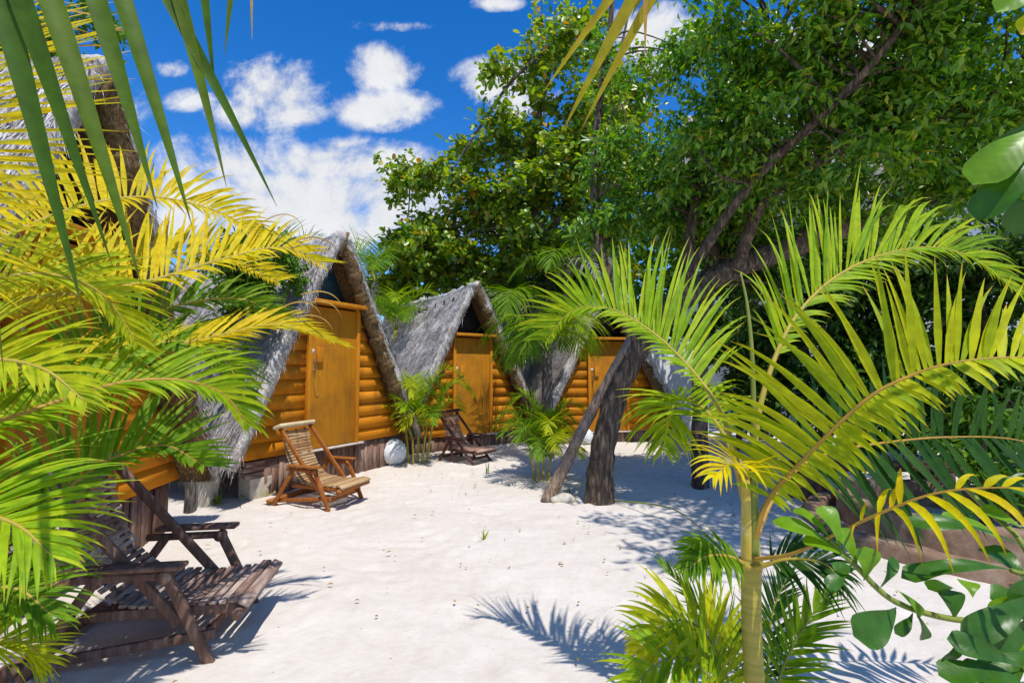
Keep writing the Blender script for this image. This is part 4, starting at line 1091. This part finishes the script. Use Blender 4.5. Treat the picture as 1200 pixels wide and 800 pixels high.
# suckers round its foot
SO = (RC[0] + .03, RC[1] + .2, 0)
sp = thing('palm_sucker', 'leafy young shoots with wide fronds round the foot of the ringed cane', 'palm', SO)
for i, (pix, kw) in enumerate((
        ([(872, 900, 1.78), (852, 795, 1.78), (822, 738, 1.80), (785, 728, 1.83), (748, 762, 1.88)], dict(Lmax=.26, W=0.0198, n=41, mat='palm_yellow', up=(.1, -.55, .8), lift=14, droop=.7, start=.35, a0=76, a1=30)),
        ([(866, 900, 1.73), (835, 800, 1.70), (795, 770, 1.68), (755, 790, 1.68), (735, 830, 1.68)], dict(Lmax=.22, W=0.0185, n=35, mat='palm_lime', up=(.1, -.55, .8), lift=14, droop=.7, start=.35, a0=76, a1=30)),
        ([(878, 900, 1.88), (858, 760, 1.90), (812, 700, 1.94), (775, 660, 1.98)], dict(Lmax=.17, W=0.0092, n=38, mat='palm_green', up=(.1, -.5, .85), lift=30, droop=.2, start=.35, a0=55, a1=18)),
        ([(890, 900, 1.78), (915, 790, 1.76), (945, 730, 1.74), (975, 690, 1.74)], dict(Lmax=.20, W=0.0119, n=38, mat='palm_green', up=(-.1, -.5, .85), lift=25, droop=.25, start=.3, a0=60, a1=18)),
        ([(888, 900, 1.83), (900, 780, 1.88), (905, 720, 1.93), (925, 670, 1.98)], dict(Lmax=.18, W=0.0106, n=32, mat='palm_dark', up=(-.3, -.5, .8), lift=25, droop=.4, start=.35, a0=60, a1=20)))):
    pf(sp, SO, pix, seed=220 + i, rr=.006, rmat='rachis_green', **kw)

# ------------------------------------------------------------------ front left palm
LO = (-2.05, 1.55, 0)
lp = thing('golden_palm', 'big golden palm reaching in from the left over the weathered chair', 'palm', LO)
for cx, cy, h in ((0, 0, 1.15), (-.15, .12, .9), (.05, -.14, .8)):
    MB().tube([(cx, cy, -.05), (cx * 1.1, cy * 1.1, h * .5), (cx * 1.2, cy * 1.2, h)], [.06, .052, .045], 14, .01, 8).build('trunk', M['cane'], lp, True)
pf(lp, LO, [(-170, 440, 1.55), (-70, 385, 1.6), (30, 352, 1.7), (110, 342, 1.8), (180, 328, 1.95), (260, 304, 2.1), (330, 290, 2.25), (378, 310, 2.35)], Lmax=.46, W=0.0193, n=70, mat='palm_gold', start=.10, up=(0, -.85, .52), lift=14, droop=.5, seed=301, a0=74, a1=34, rr=.011, lscale=(.35, 1), fe=1.6)
pf(lp, LO, [(-170, 520, 1.45), (-60, 508, 1.5), (10, 491, 1.58), (90, 463, 1.7), (152, 447, 1.8), (215, 446, 1.9), (262, 462, 2.0), (290, 497, 2.05)], Lmax=.42, W=0.0176, n=72, mat='palm_lime', start=.12, up=(0, -.85, .52), lift=16, droop=.7, seed=302, a0=50, a1=26, rr=.011, rmat='rachis_orange', lscale=(.4, 1), fe=1.2)
pf(lp, LO, [(-160, 640, 1.6), (-30, 640, 1.7), (50, 606, 1.85), (95, 560, 1.95), (145, 532, 2.05), (195, 522, 2.15), (238, 545, 2.2)], Lmax=.48, W=0.0193, n=65, mat='palm_green', start=.25, up=(0, -.85, .52), lift=14, droop=.3, seed=303, a0=66, a1=34, rr=.010, rmat='rachis_orange', lscale=(.3, 1), fe=1.4)
pf(lp, LO, [(-140, 575, 1.3), (-75, 585, 1.25), (-15, 602, 1.2), (25, 618, 1.18), (58, 648, 1.16)], Lmax=0.324, W=0.0148, n=39, mat='palm_lime', start=.25, up=(.15, -.6, .8), lift=12, droop=.7, seed=304, a0=80, a1=16, rr=.008)
pf(lp, LO, [(-170, 470, 1.7), (-40, 445, 1.9), (80, 420, 2.1), (180, 410, 2.3), (260, 392, 2.5), (330, 380, 2.65), (400, 402, 2.8)], Lmax=.34, W=0.0151, n=67, mat='palm_gold', start=.25, up=(0, -.85, .52), lift=8, droop=.35, seed=305, a0=42, a1=10, rr=.009, lscale=(.6, 1))
pf(lp, LO, [(-170, 400, 1.45), (-80, 300, 1.4), (-35, 200, 1.4), (-15, 100, 1.4), (0, 0, 1.45), (25, -90, 1.5)], Lmax=0.454, W=0.0105, n=93, mat='palm_gold', start=.15, up=(.1, -.9, .3), lift=8, droop=.12, seed=306, a0=88, a1=60, rr=.009)
pf(lp, LO, [(-170, 430, 1.5), (-90, 360, 1.5), (-20, 330, 1.55), (60, 322, 1.65), (120, 345, 1.75), (160, 400, 1.8)], Lmax=.36, W=0.0176, n=57, mat='palm_yellow', start=.15, up=(0, -.85, .52), lift=12, droop=.6, seed=307, a0=66, a1=30, rr=.010, lscale=(.4, 1))
pf(lp, LO, [(-170, 460, 1.5), (-90, 430, 1.4), (-20, 420, 1.35), (50, 432, 1.35), (100, 470, 1.35)], Lmax=.32, W=0.0176, n=50, mat='palm_yellow', start=.15, up=(0, -.85, .52), lift=14, droop=.7, seed=308, a0=60, a1=30, rr=.010, lscale=(.5, 1))
pf(lp, LO, [(-150, 500, 1.7), (0, 470, 1.9), (100, 440, 2.1), (200, 400, 2.35), (260, 420, 2.5), (290, 470, 2.55)], Lmax=.42, W=0.0185, n=62, mat='palm_green', start=.25, up=(0, -.85, .52), lift=8, droop=.7, seed=309, a0=62, a1=30, rr=.009, lscale=(.5, 1))
pf(lp, LO, [(-150, 700, 1.5), (-40, 690, 1.5), (20, 690, 1.5), (60, 720, 1.5)], Lmax=0.302, W=0.0102, n=53, mat='palm_green', start=.2, up=(.1, -.5, .85), lift=14, droop=.7, seed=310, a0=70, a1=20, rr=.008)
pf(lp, LO, [(-150, 800, 1.6), (-40, 760, 1.6), (20, 750, 1.65), (55, 775, 1.7)], Lmax=0.259, W=0.0091, n=53, mat='palm_yellow', start=.2, up=(.1, -.5, .85), lift=18, droop=.5, seed=311, a0=70, a1=20, rr=.008)
pf(lp, LO, [(-170, 420, 1.6), (-60, 320, 1.75), (40, 262, 1.95), (120, 236, 2.1), (190, 232, 2.25), (260, 250, 2.4), (300, 275, 2.5)], Lmax=.46, W=0.0193, n=70, mat='palm_gold', start=.2, up=(0, -.85, .52), lift=14, droop=.5, seed=312, a0=86, a1=40, rr=.010, lscale=(.35, 1), fe=1.6)

pf(lp, LO, [(-170, 430, 1.6), (-20, 380, 1.9), (90, 330, 2.15), (180, 300, 2.35), (260, 300, 2.55), (325, 330, 2.7)], Lmax=.42, W=0.0185, n=67, mat='palm_gold', start=.25, up=(0, -.85, .52), lift=14, droop=.6, seed=313, a0=84, a1=40, rr=.009, lscale=(.35, 1), fe=1.6)
pf(lp, LO, [(-170, 470, 1.7), (0, 440, 2.0), (110, 400, 2.3), (200, 360, 2.5), (280, 350, 2.7), (330, 372, 2.8)], Lmax=.42, W=0.0185, n=62, mat='palm_green', start=.25, up=(0, -.85, .52), lift=8, droop=.6, seed=314, a0=70, a1=30, rr=.009, lscale=(.4, 1))
# dry curled leaves hanging from the golden palm tips and behind it near the roof
rng = np.random.default_rng(88)
c0 = np.array([P(*a) for a in [(20, 20, 2.2), (30, 45, 2.2), (20, 65, 2.2), (40, 30, 2.2), (60, 62, 2.2), (10, 8, 2.2), (50, 10, 2.2), (80, 52, 2.2)]])
c1 = np.array([P(*a) for a in [(345, 372, 2.7), (360, 355, 2.6), (330, 360, 2.6), (352, 345, 2.6), (305, 262, 2.25), (340, 285, 2.3)]])
for cs, bd, L, w, dr in ((c0, [1, .1, .15], .36, .018, 1.1), (c1, [.9, .1, .3], .26, .010, 2.0)):
    for c in cs:
        mb = MB()
        leaflets(mb, (c - LO)[None], unit(np.array([bd]) + rng.normal(0, .2, (1, 3))), unit(np.array([[0, -1, .5]]) + rng.normal(0, .2, (1, 3))), L, w, dr, 9, rng, twist=2.5)
        mb.build('dry_leaf', M['dry_leaf'], lp)


# ------------------------------------------------------------------ fronds hanging in from above
def hanging(name, label, stalk, blades, mat, origin, W, seed, rr=.012, extra=None):
    rng = np.random.default_rng(seed)
    o = np.array(origin, float)
    t = thing(name, label, 'palm frond', origin)
    MB().tube(np.array([P(*a) for a in stalk]) - o, rr, 8, .02, 6).build('stalk', M['rachis_green'], t, True)
    for g, (m, bl) in enumerate(((mat, blades), (extra[0], extra[1])) if extra else ((mat, blades),)):
        mb = MB()
        for (x0, y0, Y0, x1, y1, Y1, w) in bl:
            a = P(x0, y0, Y0); b = P(x1, y1, Y1); L = np.linalg.norm(b - a)
            d = unit(b - a + np.array([0, 0, .10 * L]))
            leaflets(mb, (a - o)[None], d[None], unit(np.array([.35 * rng.standard_normal() + .35, -1, .25]))[None], L, w * .8, .10, 12, rng, twist=.3)
        mb.build('leaflets', M[m], t)
    return t


hanging('hanging_frond', 'dark green frond with long blades hanging over the top left corner', [(-180, -180, .8), (-40, -120, .8), (120, -90, .82), (330, -60, .88), (420, -20, .95)],
        [(-60, -130, .8, -2, 440, .86, .036), (-30, -120, .8, 88, 372, .84, .044), (-15, -118, .8, 122, 318, .84, .046), (22, -110, .8, 156, 340, .84, .044), (82, -100, .81, 177, 246, .85, .040), (112, -95, .82, 217, 268, .85, .038),
         (150, -88, .83, 314, 246, .9, .030), (190, -80, .84, 260, 220, .88, .030), (232, -76, .85, 251, 114, .88, .020), (278, -70, .86, 264, 66, .88, .016)], 'blade_green', P(-180, -180, .8), .03, 401,
        extra=('dry_leaf', [(294, -60, .87, 295, 46, .88, .008)]))
hanging('hanging_frond', 'golden blades of a frond hanging in at the top centre of the view', [(1000, -220, .9), (880, -110, .95), (800, -60, 1.0), (740, -45, 1.05)],
        [(748, -45, 1.04, 641, 114, 1.1, .024), (770, -50, 1.02, 664, 160, 1.1, .040), (795, -55, 1.0, 686, 158, 1.08, .032), (775, -50, 1.0, 742, 20, 1.05, .02)], 'blade_gold', P(1000, -220, .9), .03, 402,
        extra=('dry_leaf', [(757, -50, 1.0, 756, 68, 1.02, .014)]))


# ------------------------------------------------------------------ glossy broad leaves
def big_leaf(mb, a, b, w, nrm, curl=.15, K=16, shape='obovate', fold=.18, wav=.03, rng=RNG):
    a = np.array(a); b = np.array(b); L = np.linalg.norm(b - a); d = unit(b - a)
    s = unit(np.cross(d, nrm)); n = np.cross(s, d)
    ts = np.linspace(0, 1, K + 1); V = []
    ph = rng.random() * 6
    for t in ts:
        if shape == 'obovate': wt = (.10 + .9 * math.sin(math.pi * min(1, t ** 1.5 * .62)) ** 1.2) * (1 if t < .86 else math.sqrt(max(0, 1 - ((t - .86) / .14) ** 2)))
        else: wt = math.sin(math.pi * t ** .85) ** .8 if t < 1 else 0
        if t < .08: wt = .05
        c = a + d * L * t + n * (curl * L * (math.sin(math.pi * t * .9) - .4 * t * t))
        h = w / 2 * wt
        o = n * wav * L * math.sin(9 * t + ph) * wt
        V += [c + s * h + n * fold * h + o, c + s * h * .5 + n * fold * .35 * h, c, c - s * h * .5 + n * fold * .35 * h, c - s * h + n * fold * h - o]
    f = [(i * 5 + k, i * 5 + k + 1, (i + 1) * 5 + k + 1, (i + 1) * 5 + k) for i in range(K) for k in range(4)]
    mb.add(np.array(V), f, np.repeat(ts, 5) + np.tile([-.14, -.07, 0, -.07, -.14], K + 1))


def broad(name, label, cat, origin, stems, leaves, seed, cor=None):
    o = np.array(origin, float); rng = np.random.default_rng(seed)
    t = thing(name, label, cat, origin)
    for st, r in stems:
        MB().tube(np.array([P(*q) for q in st]) - o, r, 8, .02, 8).build('stem', M['rachis_green'], t, True)
    for (x0, y0, Y0, x1, y1, Y1, w, m, nn) in leaves:
        mb = MB()
        big_leaf(mb, P(x0, y0, Y0) - o, P(x1, y1, Y1) - o, w, unit(np.array(nn, float)), .10 + .08 * rng.random(), rng=rng)
        mb.build('leaf', M[m], t, True)
    return t


BO = (P(1260, 800, 1.25)[0], 1.25, 0)
UPN = (0, -.45, .9); FCN = (.1, -.9, .45)
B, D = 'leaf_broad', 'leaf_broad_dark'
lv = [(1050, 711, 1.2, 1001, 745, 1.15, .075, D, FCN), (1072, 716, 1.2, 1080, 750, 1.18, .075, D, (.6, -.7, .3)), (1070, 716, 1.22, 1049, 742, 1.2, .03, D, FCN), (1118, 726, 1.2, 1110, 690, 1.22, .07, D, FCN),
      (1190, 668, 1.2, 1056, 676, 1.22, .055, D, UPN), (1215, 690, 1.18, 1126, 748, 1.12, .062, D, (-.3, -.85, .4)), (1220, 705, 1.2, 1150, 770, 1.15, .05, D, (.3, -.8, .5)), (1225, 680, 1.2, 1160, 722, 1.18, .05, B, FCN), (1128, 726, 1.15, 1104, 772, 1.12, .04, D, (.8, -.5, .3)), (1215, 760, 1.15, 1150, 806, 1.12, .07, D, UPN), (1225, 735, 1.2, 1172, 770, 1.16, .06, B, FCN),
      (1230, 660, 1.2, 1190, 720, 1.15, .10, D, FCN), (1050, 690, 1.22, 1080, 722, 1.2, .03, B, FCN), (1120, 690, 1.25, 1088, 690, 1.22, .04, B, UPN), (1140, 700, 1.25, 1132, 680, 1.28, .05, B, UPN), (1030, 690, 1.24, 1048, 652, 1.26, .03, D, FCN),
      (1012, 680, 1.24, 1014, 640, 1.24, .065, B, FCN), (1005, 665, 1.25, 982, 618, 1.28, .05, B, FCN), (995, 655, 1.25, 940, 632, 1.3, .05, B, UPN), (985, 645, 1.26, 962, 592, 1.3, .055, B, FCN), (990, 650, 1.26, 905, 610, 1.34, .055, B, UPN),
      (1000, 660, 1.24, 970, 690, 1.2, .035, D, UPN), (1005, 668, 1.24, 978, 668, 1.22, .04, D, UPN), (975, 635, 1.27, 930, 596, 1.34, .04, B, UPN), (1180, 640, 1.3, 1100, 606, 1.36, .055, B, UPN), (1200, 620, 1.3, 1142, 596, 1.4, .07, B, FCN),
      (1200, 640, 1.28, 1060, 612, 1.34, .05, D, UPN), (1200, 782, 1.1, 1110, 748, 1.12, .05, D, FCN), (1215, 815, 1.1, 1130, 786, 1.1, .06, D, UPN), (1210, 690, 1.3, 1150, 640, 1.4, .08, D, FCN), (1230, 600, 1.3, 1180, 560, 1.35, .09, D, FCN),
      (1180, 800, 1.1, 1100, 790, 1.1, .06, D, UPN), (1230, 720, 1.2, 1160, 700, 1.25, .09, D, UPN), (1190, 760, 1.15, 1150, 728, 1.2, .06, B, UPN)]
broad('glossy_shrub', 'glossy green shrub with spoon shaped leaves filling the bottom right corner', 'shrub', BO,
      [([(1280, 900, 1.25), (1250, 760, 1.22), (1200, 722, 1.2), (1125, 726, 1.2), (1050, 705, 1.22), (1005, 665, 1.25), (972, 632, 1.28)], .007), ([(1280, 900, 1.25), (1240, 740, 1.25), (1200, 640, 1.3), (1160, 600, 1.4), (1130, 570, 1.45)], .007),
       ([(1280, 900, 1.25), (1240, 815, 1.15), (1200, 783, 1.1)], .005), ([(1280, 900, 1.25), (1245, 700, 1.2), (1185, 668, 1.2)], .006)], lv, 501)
TO = tuple(P(1330, 60, 1.0))
broad('overhanging_branch', 'large glossy leaves of a branch hanging in at the upper right edge', 'branch', TO,
      [([(1330, 60, 1.0), (1260, 110, 1.0), (1212, 150, 1.0)], .008), ([(1330, 60, 1.0), (1270, 20, 1.0), (1215, -5, 1.0)], .008)],
      [(1235, 140, 1.0, 1140, 216, 1.02, .085, B, (-.4, -.8, .4)), (1240, 175, 1.0, 1146, 258, 1.02, .075, D, (-.2, -.6, .7)), (1230, 130, 1.02, 1176, 190, 1.06, .09, D, (.2, -.7, .6)), (1225, 190, 1.0, 1190, 275, 1.02, .07, D, (-.4, -.8, .2)),
       (1240, -30, 1.0, 1168, 14, 1.0, .06, B, FCN), (1250, 10, 1.0, 1196, 40, 1.0, .06, 'palm_yellow', FCN), (1250, 200, .98, 1194, 232, 1.0, .06, B, FCN)], 502)

# ------------------------------------------------------------------ small things on the sand
rng = np.random.default_rng(77)
mb = MB(); n = 800
x = rng.uniform(-2.6, 4.5, n); y = 2.0 + 7 * rng.random(n) ** .8
base = np.stack([x, y, .022 + .012 * rng.random(n)], 1)
keep = rng.random(n) < np.where(x > .3, 1.0, .35)
base = base[keep]; n = len(base)
d = rdir(rng, n); d[:, 2] *= .1
leaf_block(mb, base, unit(d), unit(rdir(rng, n) * .3 + [0, 0, 1]), .018 + .035 * rng.random(n) ** 2, .010 + .014 * rng.random(n), 0, .3)
tag(mb.build('leaf_litter', M['dry_leaf']), 'scattered dry leaf bits on the white sand', 'leaf litter', kind='stuff')
for lab, px, py, s in (('curled yellow leaf on the sand behind the orange chair', 306, 592, .10), ('brown dry leaf on the sand by the hut corner', 276, 586, .09)):
    mb = MB(); big_leaf(mb, (0, 0, .02), (s, .02, .035), s * .6, np.array([0, 0, 1.]), .25); o = mb.build('fallen_leaf', M['dry_leaf'], None, True); o.location = Gd(px, py); tag(o, lab, 'leaf')


def sprout(label, px, py, h, n, mat, seed, sp=.5):
    rng = np.random.default_rng(seed); mb = MB(); g = Gd(px, py)
    c0 = np.tile(np.array([[0, 0, 0.]]), (n, 1)) + rng.normal(0, .006, (n, 3)) * [1, 1, 0]
    leaflets(mb, c0, unit(np.array([0, 0, 1]) + rng.normal(0, sp, (n, 3)) * [1, 1, 0]), unit(rng.normal(0, 1, (n, 3))), h * (.6 + .5 * rng.random(n)), .012, .5, 5, rng)
    o = mb.build('grass_sprout', M[mat]); o.location = (g[0], g[1], .01); tag(o, label, 'sprout', 'sprouts on the sand')


sprout('tiny yellow sprout alone in the middle of the open sand', 567, 634, .10, 7, 'palm_yellow', 1, .25)
sprout('little green sprout at the foot of the mossy stone block', 256, 592, .16, 16, 'palm_green', 2, .5)
sprout('small green sprout in front of the dark deck chair', 571, 556, .22, 6, 'palm_green', 3, .15)
sprout('low weeds at the foot of the leaning log', 668, 586, .16, 14, 'palm_dark', 4, .6)
tg = Gd(800, 622)
o = MB().tube([(-.42, .9, .02), (-.2, .5, .10), (0, .2, .12), (.16, -.05, .02)], [.006, .008, .007, .004], 6, .05, 8).build('bare_twig', M['rachis_green'], None, True); o.location = (tg[0], tg[1], .01)
tag(o, 'thin greenish bare twig lying across the dappled sand', 'twig')
